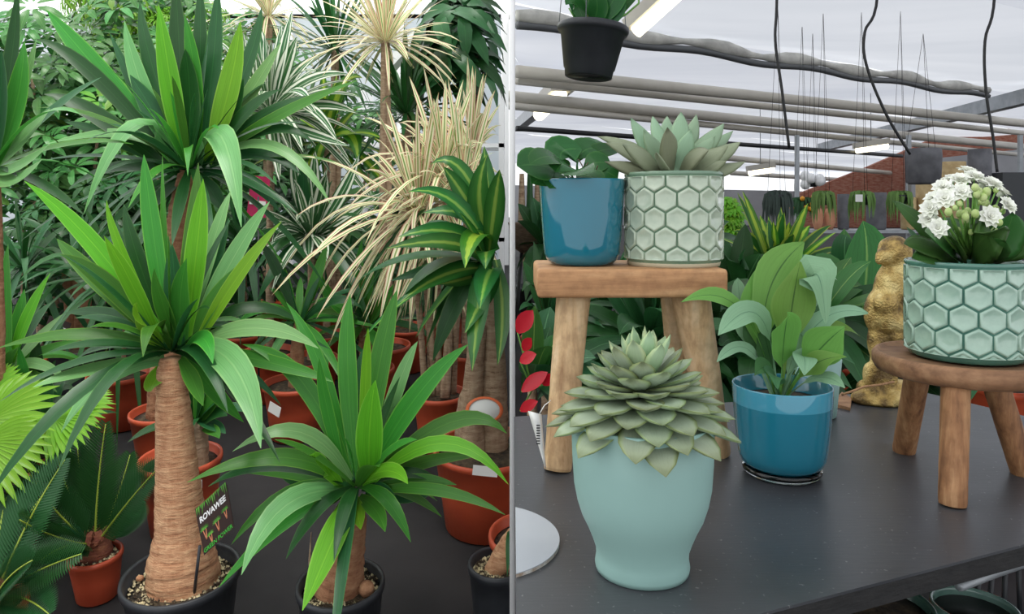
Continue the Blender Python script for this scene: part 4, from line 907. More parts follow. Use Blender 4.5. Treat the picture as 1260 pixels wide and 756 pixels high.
# turquoise tapered pot with a large rosette
c = onT(790, 699); k = c.y / F
t = thing('potted_echeveria', (c.x, c.y, TZ), 'large grey-green echeveria rosette in a tapered turquoise pot', 'plant')
hz = 0.158
B().lathe([(0.044, 0.0), (0.0485, 0.001), (0.0494, 0.006), (0.0480, 0.014), (0.0484, 0.022), (0.0525, 0.034), (0.0575, 0.046), (0.0635, 0.058), (0.068, 0.072), (0.0715, 0.09), (0.0732, 0.115), (0.0745, hz), (0.0725, hz + 0.001), (0.070, hz - 0.01), (0.066, hz - 0.03)], 56, Matrix.Translation((c.x, c.y, TZ))).build('pot', M['cyan'], t)
soil_disc(t, c, 0.068, TZ + hz - 0.014)
zt = TZ + hz; n = 92; q = random.Random(4)
for i in range(n):
    s = (i / (n - 1)) ** 0.85; a = i * 2.39996 + q.uniform(-0.12, 0.12)
    rt_ = 0.006 + 0.100 * s ** 0.62 + q.uniform(-0.004, 0.004); ht = 0.100 * (1 - s) ** 1.15 + 0.006 - 0.020 * s * s + q.uniform(-0.004, 0.004)
    hb = 0.050 * (1 - s) + 0.020 * s
    u = Vector((math.cos(a), math.sin(a), 0)); o0 = Vector((c.x, c.y, zt - 0.008))
    P0 = o0 + u * 0.004 + Vector((0, 0, hb)); P2 = o0 + u * rt_ + Vector((0, 0, ht)); 
    P1 = o0 + u * rt_ * 0.55 + Vector((0, 0, (hb + ht) * 0.5 - 0.008 * (1 - s * 1.6)))
    nrm = (Vector((0, 0, 1)) - u * (0.9 * (1 - s))).normalized()
    V, Fc, U = fat(P0, P1, P2, 0.013 + 0.025 * min(1, s * 1.8 + 0.15), 0.006, 8, 8, nrm, pr_spoon, 0.28)
    obj('leaf', V, Fc, M['eche_in' if s < 0.16 else 'eche'], t, U)

# blue glass pots
def blue_pot(root, c, z, r, h, band, clear):
    Mx = Matrix.Translation((c.x, c.y, z)); rb = r * 0.90; z0 = 0.011 if clear else 0.0
    B().lathe([(rb * 0.66, z0), (rb * 0.80, z0 + 0.002), (rb * 0.91, z0 + 0.008), (rb * 0.975, z0 + 0.018), (rb * 1.0, z0 + 0.032), (r * 0.95, h * 0.55), (r * 0.985, h * band)], 56, Mx, False).build('vessel', M['blueglass'], root)
    B().lathe([(r * 0.985, h * band), (r, h * 0.985), (r * 0.997, h * 0.997), (r * 0.98, h), (r * 0.965, h * 0.99), (r * 0.94, h * 0.6)], 56, Mx, False).build('rim_band', M['blueband' if clear else 'blueglass'], root)
    if clear: B().lathe([(0.0, 0.0), (rb * 0.72, 0.0), (rb * 0.82, 0.002), (rb * 0.88, 0.007), (rb * 0.88, 0.0122), (rb * 0.80, 0.0128), (rb * 0.66, 0.0108), (0.0, 0.0108)], 56, Mx).build('glass_base', M['glass'], root)
    soil_disc(root, c, r * 0.90, z + h * 0.82)
def kleaves(root, d, rows, prof=pr_oval, name='leaf', fold=0.18, wave=0.0, lobes=0, face=Vector((0, -0.8, 0.5)), ns=12, ok=None):
    for r_, (x0, y0, x1, y1, x2, y2, w, mt, dd) in enumerate(rows):
        P0 = P(x0, y0, d); P2 = P(x2, y2, d + dd); P1 = P(x1, y1, d + dd * 0.5) * 2 - (P0 + P2) * 0.5
        V, Fc, U = ribbon(P0, P1, P2, w * d / F, ns=ns, fold=fold, face=face, prof=prof, wave=wave, lobes=lobes, ph=r_ * 1.7)
        if ok and not ok(V): continue
        obj(name, V, Fc, M[mt], root, U)
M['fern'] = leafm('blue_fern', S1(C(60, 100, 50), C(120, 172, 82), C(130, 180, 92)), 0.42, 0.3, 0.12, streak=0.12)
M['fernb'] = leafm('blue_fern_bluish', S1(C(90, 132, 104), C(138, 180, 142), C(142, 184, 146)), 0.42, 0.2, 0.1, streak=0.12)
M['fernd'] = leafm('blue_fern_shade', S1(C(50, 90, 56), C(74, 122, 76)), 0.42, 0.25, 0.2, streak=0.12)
c = onT(962, 583); d = c.y
t = thing('potted_fern', (c.x, c.y, TZ), 'blue star fern with wavy lobed leaves in a clear-footed blue glass pot', 'plant')
blue_pot(t, c, TZ, 59 * d / F, 0.128, 0.80, True)
cz = (962, 486)
def pr_fern(s): return 0.08 if s < 0.3 else max(0.08 if s < 0.5 else 0.02, math.sin(math.pi * ((s - 0.3) / 0.7) ** 0.85) ** 0.8)
kleaves(t, d, [
    (955, 488, 942, 375, 990, 298, 50, 'fern', 0.02), (962, 488, 972, 395, 985, 322, 44, 'fern', -0.03), (978, 420, 1002, 338, 1016, 400, 46, 'fernb', -0.05), (955, 486, 935, 390, 884, 413, 36, 'fernb', -0.07),
    (952, 486, 910, 380, 838, 372, 20, 'fern', -0.05), (952, 488, 930, 395, 932, 330, 32, 'fern', 0.03), (950, 488, 918, 400, 908, 342, 32, 'fernb', 0.05), (960, 490, 964, 425, 970, 386, 42, 'fern', -0.07),
    (966, 490, 1000, 440, 1040, 402, 40, 'fern', -0.06), (968, 490, 1000, 450, 1043, 440, 22, 'fern', -0.07), (966, 486, 1005, 400, 1068, 386, 26, 'fernb', -0.03), (962, 490, 985, 440, 990, 462, 28, 'fernb', -0.07),
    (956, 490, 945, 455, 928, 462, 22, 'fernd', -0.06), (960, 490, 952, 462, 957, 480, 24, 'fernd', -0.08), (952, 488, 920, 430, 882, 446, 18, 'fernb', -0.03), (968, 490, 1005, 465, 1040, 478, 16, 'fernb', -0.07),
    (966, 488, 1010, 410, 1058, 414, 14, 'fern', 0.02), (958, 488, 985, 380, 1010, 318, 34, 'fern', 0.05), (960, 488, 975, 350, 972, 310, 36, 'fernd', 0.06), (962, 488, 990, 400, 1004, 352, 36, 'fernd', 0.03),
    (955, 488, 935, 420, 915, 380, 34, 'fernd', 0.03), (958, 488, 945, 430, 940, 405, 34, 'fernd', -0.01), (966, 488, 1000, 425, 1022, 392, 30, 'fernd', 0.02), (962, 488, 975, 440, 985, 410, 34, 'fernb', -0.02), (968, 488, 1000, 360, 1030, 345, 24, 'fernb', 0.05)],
    prof=pr_fern, wave=0.07, lobes=1.5, fold=0.14, ns=18)
M['hoya'] = leafm('round_leaf', S1(C(66, 124, 60), C(44, 100, 50), C(62, 120, 54)), 0.22, 0.2, 0.2, streak=0.1)
d = 1.135; c = at_z(716, d, 0)
t = thing('potted_round_leaf_plant', (c.x, c.y, sz), 'round leaved dark green plant in the blue glass pot on the stool', 'plant')
blue_pot(t, c, sz, 52.5 * d / F, 0.132, 0.86, False)
hl = [(700, 215, 668, 178, 632, 168, 20, 'hoya', 0.05), (700, 215, 672, 195, 636, 192, 38, 'hoya', -0.04), (704, 216, 682, 184, 652, 190, 22, 'hoya', -0.08), (706, 216, 690, 180, 716, 172, 34, 'hoya', 0.02), (710, 216, 716, 178, 742, 172, 28, 'hoya', 0.05), (712, 216, 705, 200, 730, 200, 28, 'hoya', -0.08),
      (716, 216, 730, 180, 764, 172, 18, 'hoya', 0.06), (716, 216, 728, 192, 752, 190, 24, 'hoya', 0.0), (708, 216, 696, 192, 684, 200, 24, 'hoya', -0.06), (720, 216, 738, 200, 760, 208, 22, 'hoya', -0.02), (702, 216, 680, 205, 654, 214, 24, 'hoya', -0.03), (712, 216, 708, 182, 700, 160, 22, 'hoya', 0.08), (715, 216, 725, 176, 735, 160, 22, 'hoya', 0.08), (704, 216, 690, 200, 672, 186, 26, 'hoya', 0.04), (712, 216, 720, 205, 742, 216, 22, 'hoya', -0.05), (706, 216, 690, 208, 676, 220, 22, 'hoya', -0.05)]
def pr_round(s): return 0.05 if s < 0.35 else max(0.03, math.sin(math.pi * (s - 0.35) / 0.65) ** 0.6)
hl = [(a, b + 4, c_, e_ + 10, f_, g_ + 12, w_ * 1.6, m_, q_) for a, b, c_, e_, f_, g_, w_, m_, q_ in hl]
kleaves(t, d, hl, prof=pr_round, fold=0.08, face=Vector((0.1, -0.7, 0.7)), ok=right_ok)
bs = B()
for k in range(6): bs.tube([P(690 + 8 * k, 222, d), P(684 + 9 * k + (k % 2) * 6, 205, d - 0.02), P(676 + 12 * k, 196 + (k % 3) * 4, d - 0.02)], 0.0009, 5)
bs.build('stems', plain('brown_stem', C(84, 60, 40), 0.6), t)

# honeycomb pots
def honeycomb(root, c, z, r, h, mt, mg, foot):
    Mx = Matrix.Translation((c.x, c.y, z)); r0 = r - 0.0022
    body = B().lathe([(r0 * 0.9, 0.001), (r0 * 0.95, 0.003), (r0 * 0.975, 0.007), (r0 * 0.99, 0.009), (r0, 0.011), (r0, h - 0.008), (r + 0.0003, h - 0.005), (r + 0.0003, h - 0.0015), (r - 0.001, h), (r - 0.005, h), (r - 0.007, h - 0.004), (r - 0.008, h * 0.7)], 64, Mx).build('pot', M[mg], root)
    n = 14; w = 2 * math.pi * r / n; sd = w / math.sqrt(3); pitch = 1.5 * sd
    zlo, zhi = 0.0105, h - 0.007
    rows = 6; z_top = h - 0.010; protos = {}
    for j in range(rows):
        zc = z_top - 0.15 * sd - j * pitch
        V = []; U = []
        def ring(sc, rad):
            for i in range(12):
                k = i // 2; a0 = math.radians(90 + 60 * k); a1 = math.radians(90 + 60 * (k + 1)); f = 0.5 * (i % 2)
                x = sd * sc * (math.cos(a0) * (1 - f) + math.cos(a1) * f); y = sd * sc * (math.sin(a0) * (1 - f) + math.sin(a1) * f)
                zz = max(zlo + (1 - sc) * 0.004, min(zhi - (1 - sc) * 0.004, zc + y)); an = x / r
                V.append((rad * math.cos(an), rad * math.sin(an), zz))
        ring(0.93, r0 - 0.0004); ring(0.90, r + 0.0004); ring(0.78, r + 0.0008); ring(0.66, r - 0.0002); ring(0.3, r - 0.0012)
        Fc = []
        for q_ in range(4):
            for i in range(12): k = (i + 1) % 12; Fc.append((q_ * 12 + i, q_ * 12 + k, (q_ + 1) * 12 + k, (q_ + 1) * 12 + i))
        Fc.append(tuple(48 + i for i in range(12)))
        if zc + sd < zlo + 0.004 or zc - sd > zhi - 0.004: continue
        me = mesh('hex_tile', V, Fc, M[mt])
        for i in range(n):
            link('hex_tile', me, body, Matrix.Rotation(2 * math.pi * (i + 0.5 * (j % 2)) / n + 0.08, 4, 'Z'))
    if foot: B().lathe([(r0 * 0.88, -0.0005), (r0 * 0.955, 0.0), (r0 * 0.975, 0.006), (r0 * 0.96, 0.0075)], 48, Mx).build('bare_foot', M['clay'], root)
    soil_disc(root, c, r * 0.9, z + h - 0.014)
d = 1.13; c = at_z(828.5, d, 0)
t = thing('potted_echeveria', (c.x, c.y, sz), 'upright pointed ghost echeveria in a pale green honeycomb pot on the stool', 'plant')
honeycomb(t, c, sz, 59.5 * d / F, 0.142, 'glaze', 'groove', True)
def fatrows(root, d, rows, prof, th, dish=0.2, face=Vector((0, -0.8, 0.55)), scal=0, name='leaf', ns=9):
    for (x0, y0, x1, y1, x2, y2, w, mt, dd) in rows:
        P0 = P(x0, y0, d); P2 = P(x2, y2, d + dd); P1 = P(x1, y1, d + dd * 0.5) * 2 - (P0 + P2) * 0.5
        V, Fc, U = fat(P0, P1, P2, w * d / F, th, ns, 8, face, prof, dish, scal); obj(name, V, Fc, M[mt], root, U)
fatrows(t, d, [
    (828, 212, 798, 180, 776, 145, 27, 'agav', 0.0), (828, 210, 812, 172, 803, 143, 20, 'agav', 0.05), (828, 208, 822, 170, 821, 143, 22, 'agav', 0.07), (830, 210, 836, 170, 838, 138, 27, 'agav', 0.02), (832, 210, 848, 174, 857, 141, 22, 'agav', 0.05),
    (834, 212, 866, 182, 891, 152, 26, 'agav', 0.02), (834, 212, 872, 186, 902, 161, 22, 'agav', 0.06), (836, 214, 880, 194, 911, 175, 26, 'agav_o', 0.0), (826, 214, 822, 188, 821, 157, 34, 'agav_o', -0.06), (822, 214, 780, 185, 735, 168, 22, 'agav_o', 0.05),
    (822, 214, 784, 192, 745, 176, 28, 'agav_o', -0.01), (820, 216, 794, 198, 766, 178, 36, 'agav_o', -0.06), (836, 216, 852, 198, 872, 185, 36, 'agav_o', -0.06), (836, 216, 866, 200, 896, 180, 30, 'agav_o', -0.04), (824, 218, 816, 204, 807, 188, 28, 'agav_o', -0.08),
    (820, 217, 784, 210, 744, 199, 24, 'agav_o', -0.02), (838, 217, 880, 212, 917, 199, 22, 'agav_o', 0.0), (838, 217, 868, 210, 894, 198, 24, 'agav_o', -0.05), (820, 217, 790, 212, 755, 208, 22, 'agav_o', 0.03), (832, 212, 842, 185, 850, 160, 24, 'agav', -0.02), (826, 212, 806, 186, 792, 160, 26, 'agav', -0.02), (834, 213, 860, 190, 880, 168, 24, 'agav', -0.02)], pr_point, 0.012, 0.12)

d = rs_c.y; c = Vector((rs_c.x + 0.008, d, 0))
t = thing('potted_kalanchoe', (c.x, c.y, rz - 0.004), 'white flowering kalanchoe in a teal honeycomb pot on the round stool', 'plant')
honeycomb(t, c, rz - 0.0035, 67.5 * d / F, 0.134, 'glaze2', 'groove2', False)
M['kal'] = leafm('kalanchoe_leaf', S1(C(76, 116, 56), C(60, 104, 48), C(80, 120, 58)), 0.3, 0.1, 0.15, streak=0.08)
def pr_kal(s): return (0.35 + 0.65 * sm(s / 0.4)) * (1 - max(0, (s - 0.55) / 0.45) ** 2.6)
fatrows(t, d, [(1172, 322, 1140, 284, 1098, 247, 26, 'kal', -0.01), (1178, 322, 1146, 306, 1112, 300, 28, 'kal', -0.05), (1184, 322, 1160, 300, 1138, 285, 26, 'kal', -0.07), (1196, 324, 1208, 298, 1234, 280, 50, 'kal', -0.085), (1212, 322, 1234, 294, 1246, 262, 44, 'kal', -0.03), (1210, 324, 1222, 308, 1236, 296, 30, 'kal', -0.085), (1220, 322, 1250, 300, 1276, 285, 36, 'kal', -0.03), (1180, 320, 1170, 290, 1180, 270, 36, 'kal', 0.05), (1204, 320, 1215, 285, 1225, 262, 36, 'kal', 0.06), (1176, 322, 1150, 316, 1122, 318, 24, 'kal', -0.05), (1188, 324, 1180, 306, 1176, 296, 34, 'kal', -0.06)], pr_kal, 0.004, 0.12, scal=6, ns=14)
M['petal'] = plain('white_petal', C(250, 250, 244), 0.55, C(240, 244, 226), 60); M['bud'] = plain('pale_bud', C(200, 214, 150), 0.5, C(168, 194, 110), 50); M['fstem'] = plain('flower_stem', C(110, 160, 70), 0.5)
def flower_mesh(seed):
    q = random.Random(seed); b = B()
    for ring, (n, r, el) in enumerate(((9, 0.0150, 0.10), (9, 0.0125, 0.5), (7, 0.0095, 0.9), (5, 0.006, 1.25))):
        for i in range(n):
            a = 2 * math.pi * (i + 0.5 * ring) / n + q.uniform(-.1, .1); u = Vector((math.cos(a) * math.cos(el), math.sin(a) * math.cos(el), math.sin(el)))
            V, Fc, U = ribbon(Vector((0, 0, 0)), u * r * 0.6 + Vector((0, 0, r * 0.1)), u * r, 0.0088, ns=3, fold=0.3, face=Vector((-u.x, -u.y, 1.2)), prof=pr_oval); b.add(V, Fc, U)
    b.lathe([(0.0022, -0.006), (0.004, 0.0), (0.002, 0.002)], 8)
    return mesh('flower', b.V, b.F, M['petal'], b.U)
FM = [flower_mesh(i) for i in range(3)]; q = random.Random(3)
stem0 = P(1193, 318, d)
for i, (x, y, dd) in enumerate(((1160, 231, -0.02), (1181, 222, 0.0), (1199, 218, 0.0), (1221, 227, -0.01), (1162, 245, -0.05), (1183, 237, -0.05), (1144, 257, -0.03), (1218, 267, -0.055), (1239, 253, -0.03), (1154, 281, -0.05), (1208, 228, 0.03), (1172, 222, 0.03), (1232, 238, 0.02), (1150, 244, 0.02), (1190, 212, 0.03), (1143, 270, -0.02))):
    p = P(x, y, d + dd); up = (p - P(1192, 285, d)).normalized() + Vector((0, -0.7, 0.2))
    fl = link('flower', FM[i % 3], t, Matrix.Translation(p - OFF[t.name]) @ up.to_track_quat('Z', 'Y').to_matrix().to_4x4() @ Matrix.Scale(q.uniform(0.95, 1.15), 4))
    md = p.lerp(stem0, 0.45) + Vector((0, 0, -0.006)); B().tube([stem0, md, p], [0.0026, 0.0017, 0.001], 6).build('flower_stem', M['fstem'], t)
for i in range(34):
    if i < 10: x, y = ((1200, 231), (1214, 236), (1202, 239), (1210, 243), (1167, 261), (1181, 251), (1200, 263), (1188, 267), (1230, 274), (1175, 256))[i]; dd = -0.062
    else: x, y, dd = q.uniform(1152, 1236), q.uniform(232, 286), q.uniform(-0.05, 0.0)
    r_ = q.uniform(3.0, 4.8) * d / F; p = P(x, y, d + dd)
    B().ball(p, (r_, r_, r_ * 1.25), 8, 6).build('bud', M['bud'], t)
    if i % 2 == 0: B().tube([stem0.lerp(p, 0.5), p], [0.0014, 0.001], 5).build('flower_stem', M['fstem'], t)

# pale turquoise pot half hidden behind the fern
c = onT(1006, 512); 
t = thing('small_ceramic_pot', (c.x, c.y, TZ), 'pale turquoise pot standing behind the blue glass fern pot', 'pot')
B().lathe([(0.028, 0), (0.032, 0.003), (0.036, 0.05), (0.041, 0.105), (0.0395, 0.106), (0.035, 0.06), (0.028, 0.006), (0.0, 0.006)], 40, Matrix.Translation((c.x, c.y, TZ))).build('pot_body', M['cyan'], t)
B().lathe([(0.036, 0.09), (0.001, 0.094)], 24, Matrix.Translation((c.x, c.y, TZ))).build('soil', M['soil'], t)

# gold figurine of a perched animal, with twine and a wooden tag
M['gold'] = None
m, nt, b_, N, L = _new('gold_glitter'); n1 = _noise(N, L, 260, 2); n2 = _noise(N, L, 22, 4)
L.new(_ramp(N, L, n2, [(0.38, C(112, 90, 54)), (0.5, C(186, 156, 92)), (0.66, C(226, 204, 140))]), b_.inputs['Base Color'])
b_.inputs['Metallic'].default_value = 0.5; b_.inputs['Roughness'].default_value = 0.4; _bump(N, L, b_, n1, 0.9, 0.004); M['gold'] = m
dg = 1.425; kg = dg / F; fb = at_z(1083, dg, TZ)
t = thing('gold_figurine', fb, 'gold glittered figurine of a perched animal on a stump', 'figurine')
g = B()
def gb(x, y, rx, rz_, ry, dd=0.0, rot=0.0): g.ball(P(x, y, dg + dd) , (rx * kg, ry * kg, rz_ * kg), 16, 12, Matrix.Rotation(rot, 3, 'Y'))
for a_ in ((1101, 311, 20, 21, 20), (1096, 304, 14, 12, 15), (1087, 316, 9, 10, 10, -0.01), (1082, 320, 5, 6, 6, -0.012), (1106, 336, 19, 26, 20), (1098, 350, 21, 34, 20, 0, 0.3), (1087, 382, 23, 32, 20, 0, 0.2), (1112, 362, 14, 34, 15, 0.0, -0.1), (1090, 374, 15, 14, 12, -0.028), (1092, 390, 12, 20, 11, -0.026), (1104, 398, 13, 12, 13, -0.02), (1110, 396, 8, 8, 8, -0.028), (1098, 412, 13, 10, 14, -0.012), (1083, 418, 15, 30, 15, 0, 0.05), (1085, 446, 14, 34, 14), (1086, 470, 17, 24, 18), (1074, 482, 20, 14, 20, 0, 0.4), (1102, 482, 20, 14, 20, 0, -0.4), (1083, 492, 34, 12, 30), (1068, 462, 6, 16, 8, -0.012), (1062, 490, 14, 9, 16, -0.01), (1098, 490, 14, 10, 18, -0.02), (1076, 452, 6, 24, 7, -0.018, 0.1), (1098, 452, 6, 26, 7, -0.016, -0.1)): gb(*a_)
g.V = [Vector((v.x, v.y, max(v.z, TZ + 0.0005))) for v in g.V]
fo = g.build('body', M['gold'], t)
rm = fo.modifiers.new('merge', 'REMESH'); rm.mode = 'VOXEL'; rm.voxel_size = 0.0036; rm.use_smooth_shade = True
fs = fo.modifiers.new('soften', 'SMOOTH'); fs.iterations = 3
M['twine'] = plain('jute_twine', C(150, 112, 80), 0.9, C(180, 140, 104), 200)
B().tube([P(1100, 470, dg - 0.035), P(1082, 474, dg - 0.04), P(1064, 476, dg - 0.03), P(1048, 482, dg - 0.05), P(1036, 486, dg - 0.06)], 0.0022, 7).build('twine', M['twine'], t)
tw = thing('wooden_tag', onT(1036, 500), 'small brown wooden tag lying by the gold figurine', 'tag')
prism(B(), [(v.x, v.y) for v in (onT(1024, 500), onT(1046, 506), onT(1048, 494), onT(1036, 486))], TZ, TZ + 0.006).build('tag_board', M['brown_wood'], tw, False)

# grey board with a worn edge lying on the table end
m_board = plain('grey_board', C(178, 182, 188), 0.4, C(160, 164, 172), 4); m_rust = plain('worn_edge', C(150, 128, 108), 0.7, C(206, 204, 200), 90)
cx_, cy_, rd = -0.040, 0.832, 0.094; pts = []
a0 = math.acos((0.0042 - cx_) / rd)
for i in range(25):
    a = -a0 + 2 * a0 * i / 24; pts.append((cx_ + rd * math.cos(a), cy_ + rd * math.sin(a)))
t = thing('grey_board', (0.02, cy_, TZ), 'pale grey rounded board with worn rim lying flat on the table', 'board')
prism(B(), pts, TZ + 0.0036, TZ + 0.0046).build('board_face', m_board, t, False)
prism(B(), pts, TZ + 0.0002, TZ + 0.0035).build('worn_rim', m_rust, t, False)

# ------------------------------------------------------------------ hanging pot
d = 2.05; hc = P(730, 34, d); kk = d / F
t = thing('hanging_pot', hc - Vector((0, 0, 0.15)), 'black plastic hanging pot with trailing green plant under the roof', 'plant')
Mx = Matrix.Translation(hc) @ Matrix.Rotation(0.1, 4, 'Y')
B().lathe([(0.060, -0.142), (0.066, -0.14), (0.069, -0.118), (0.072, -0.116), (0.090, -0.02), (0.096, -0.018), (0.1005, -0.01), (0.1005, 0.0), (0.096, 0.004), (0.088, 0.002), (0.085, -0.03)], 40, Mx).build('pot', M['blackpot'], t)
B().lathe([(0.058, -0.1425), (0.05, -0.136), (0.0, -0.136)], 32, Mx).build('drip_tray', M['black'], t)
B().lathe([(0.086, -0.01), (0.0, -0.006)], 24, Mx).build('soil', M['soil'], t)
hook = Vector((hc.x, hc.y, ROOF - 0.08))
for a in (2.9, 0.2, 4.4): B().tube([Mx @ Vector((0.098 * math.cos(a), 0.098 * math.sin(a), 0)), hook], 0.0012, 5).build('hanger_wire', M['galv'], t)
B().tube([P(722, 30, d), P(726, -6, d), P(727, -40, d)], 0.005, 7).build('support_stake', M['leg_wood'], t)
kleaves(t, d, [(735, 30, 755, 0, 772, -30, 30, 'hoya', -0.05), (740, 32, 752, 8, 748, -20, 36, 'hoya', -0.03), (720, 32, 708, 4, 696, 6, 22, 'hoya', -0.05), (728, 30, 735, -10, 742, -40, 36, 'hoya', 0.03), (716, 30, 712, -10, 716, -40, 30, 'hoya', 0.0), (726, 30, 735, 10, 728, -20, 26, 'hoya', -0.05), (745, 30, 760, 10, 782, 0, 22, 'hoya', 0.0)], face=Vector((0, -0.9, 0.3)))
bs = B(); bs.tube([P(745, 30, d), P(770, 18, d), P(786, 4, d), P(786, -20, d)], 0.003, 6); bs.tube([P(752, 30, d), P(748, 0, d), P(744, -30, d)], 0.004, 6); bs.tube([P(708, 24, d), P(700, 10, d)], 0.002, 5)
bs.build('stems', M['fstem'], t)

# ------------------------------------------------------------------ under the table: lower shelf goods
def low_pot(px, py, r, h, label, mat, kind='ring'):
    z = 0.516; zt_ = z + h; c = PZ(px, py, zt_)
    t = thing('ceramic_pot', (c.x, c.y, z), label, 'pot'); c2 = Vector((c.x, c.y, 0))
    B().lathe([(r * 0.8, 0), (r * 0.9, 0.004), (r, h * 0.5), (r, h - 0.004), (r * 0.99, h), (r * 0.93, h), (r * 0.91, h - 0.006), (r * 0.88, 0.01), (0, 0.01)], 44, Matrix.Translation((c.x, c.y, z))).build('pot_body', mat, t)
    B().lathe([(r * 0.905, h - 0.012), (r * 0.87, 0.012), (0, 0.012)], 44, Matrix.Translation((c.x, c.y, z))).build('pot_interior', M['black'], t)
    return t
M['dkteal'] = plain('dark_teal_glaze', C(120, 150, 140), 0.12, C(96, 130, 120), 20, coat=0.6); M['dkgroove'] = plain('dark_teal_in', C(60, 90, 80), 0.2)
low_pot(1199, 745, 0.057, 0.12, 'open dark green glazed pot under the table', M['dkteal'])
for (px, lab) in ((1085, 'dark honeycomb pot under the table beside the open glazed pot'),):
    z = 0.516; c = PZ(px, 752, z + 0.13); c = Vector((c.x, c.y + 0.02, 0)); t = thing('honeycomb_pot', (c.x, c.y, z), lab, 'pot')
    honeycomb(t, c, z, 0.078, 0.133, 'dkteal', 'dkgroove', False)
# grey crate with bars beyond the table
cr_ = thing('wire_rack', (1.02, 1.62, fz(1.6)), 'black wire rack with a pale metal rail under the table', 'rack')
def PD(px, py, d): return P(px, py, d)
B().tube([PD(1180, 722, 1.06), PD(1225, 705, 1.12), PD(1300, 680, 1.22)], 0.007, 8).build('rail', M['galv'], cr_)
for k in range(5): B().tube([PD(1205 + 16 * k, 712 - 6 * k, 1.1 + 0.025 * k), at_z(1190 + 22 * k, 1.13 + 0.02 * k, 0.5165)], 0.004, 6).build('bar', M['blackpot'], cr_)
cr_.location = PD(1240, 760, 1.16); off = OFF[cr_.name] - cr_.location
for ch in cr_.children: ch.location = off

# ------------------------------------------------------------------ planting behind the table
def rplant(px, py, d, label, mats, n, Lr, Wr, seed, name='potted_plant', elev=(-40, 85), droop=0.4, prof=pr_strap, faceb=0.5, keys=None, kprof=pr_oval, rp=0.11, hp=0.2, ns=7, potm='terra'):
    c = P(px, py, d); base = Vector((c.x, d, fz(d)))
    t = thing(name, base, label, 'plant'); pot(t, base, hp, rp, rp * 0.78, M[potm])
    trunk(t, [base + Vector((0, 0, hp - 0.04)), base.lerp(c, 0.6), c], [0.02, 0.016, 0.012], M['cane'], 9, seed, seg=10, name='stem')
    if keys: kleaves(t, d, keys, prof=kprof, ok=right_ok)
    rosette(t, c, n, Lr, Wr, mats, seed, elev, droop, right_ok, prof=prof, faceb=faceb, ns=ns)
    return t
M['strel'] = leafm('strelitzia', S1(C(140, 176, 90), C(58, 116, 52), C(66, 124, 56)), 0.34, 0.25, 0.2)
M['dief'] = leafm('dieffenbachia', S1(C(90, 140, 90), C(44, 92, 50), C(50, 98, 54)), 0.34, 0.2, 0.3)
M['strapy'] = leafm('yellow_edged', [(0, C(160, 180, 70)), (0.16, C(150, 176, 66)), (0.22, C(44, 104, 44)), (0.78, C(44, 104, 44)), (0.84, C(150, 176, 66)), (1, C(160, 180, 70))], 0.36, 0.25, 0.2)
M['redsp'] = plain('red_spathe', C(200, 30, 48), 0.25, C(184, 22, 40), 8)
rplant(1056, 440, 2.5, 'broad paddle leaved plant beside the gold figurine', ['strel', 'dief'], 18, (0.3, 0.5), (0.1, 0.15), 201, 'potted_strelitzia', (-20, 75), 0.4, pr_oval,
       keys=[(1050, 440, 1066, 340, 1062, 272, 66, 'strel', 0), (1054, 440, 1030, 350, 1000, 320, 44, 'strel', -0.1), (1058, 440, 1100, 360, 1130, 330, 40, 'dief', 0.1), (1050, 440, 1020, 400, 985, 395, 36, 'dief', -0.1), (1054, 440, 1075, 400, 1066, 372, 40, 'dief', -0.15), (1050, 440, 1034, 420, 1020, 452, 36, 'dief', -0.2), (1056, 440, 1094, 420, 1115, 460, 36, 'dief', -0.1), (1052, 440, 1040, 330, 1042, 290, 40, 'dief', 0.1)])
rplant(955, 345, 3.0, 'yellow edged strap leaved plant behind the fern', ['strapy', 'limestripe'], 44, (0.25, 0.45), (0.04, 0.06), 202, 'potted_dracaena', (0, 85), 0.3, keys=[(950, 345, 930, 300, 902, 284, 14, 'strapy', 0), (955, 345, 950, 300, 946, 270, 14, 'strapy', 0), (960, 345, 976, 300, 984, 272, 14, 'strapy', 0), (950, 345, 910, 320, 884, 318, 20, 'dief', -0.1), (958, 345, 930, 318, 905, 302, 20, 'dief', -0.2)])
rplant(905, 370, 2.5, 'grey-green broad leaved plant behind the pale wood stool', ['dief', 'bush'], 34, (0.2, 0.36), (0.07, 0.11), 203, elev=(-30, 80), prof=pr_oval)
rplant(1000, 400, 2.3, 'dark broad leaved plant behind the small turquoise pot', ['dief', 'bush', 'strel'], 34, (0.2, 0.36), (0.07, 0.1), 204, elev=(-40, 75), prof=pr_oval)
rplant(1130, 470, 2.3, 'dark leaved plant behind the round stool', ['bush', 'dief'], 34, (0.18, 0.32), (0.05, 0.08), 205, elev=(-40, 75), prof=pr_oval)
rplant(1040, 360, 3.2, 'green broad leaved plant in the row before the shelves', ['dief', 'strel'], 34, (0.2, 0.4), (0.07, 0.1), 206, elev=(-30, 80), prof=pr_oval)
rplant(800, 420, 2.0, 'dark leafy plant seen between the pale stool legs', ['bush', 'dief', 'bush'], 60, (0.2, 0.34), (0.05, 0.08), 207, elev=(-50, 80), prof=pr_oval)
rplant(860, 420, 2.15, 'dark leafy plant between the pale stool and the fern', ['bush', 'dief', 'bush'], 60, (0.2, 0.34), (0.05, 0.08), 208, elev=(-50, 80), prof=pr_oval)
rplant(740, 390, 2.45, 'dark plant with arching narrow leaves seen under the stool seat', ['bush', 'ydark'], 60, (0.25, 0.42), (0.025, 0.04), 209, elev=(-50, 80), droop=0.6)
rplant(672, 395, 2.2, 'dark arching fern behind the pale stool', ['bush', 'ydark', 'marg'], 60, (0.2, 0.36), (0.02, 0.03), 210, elev=(-50, 80), droop=0.6)
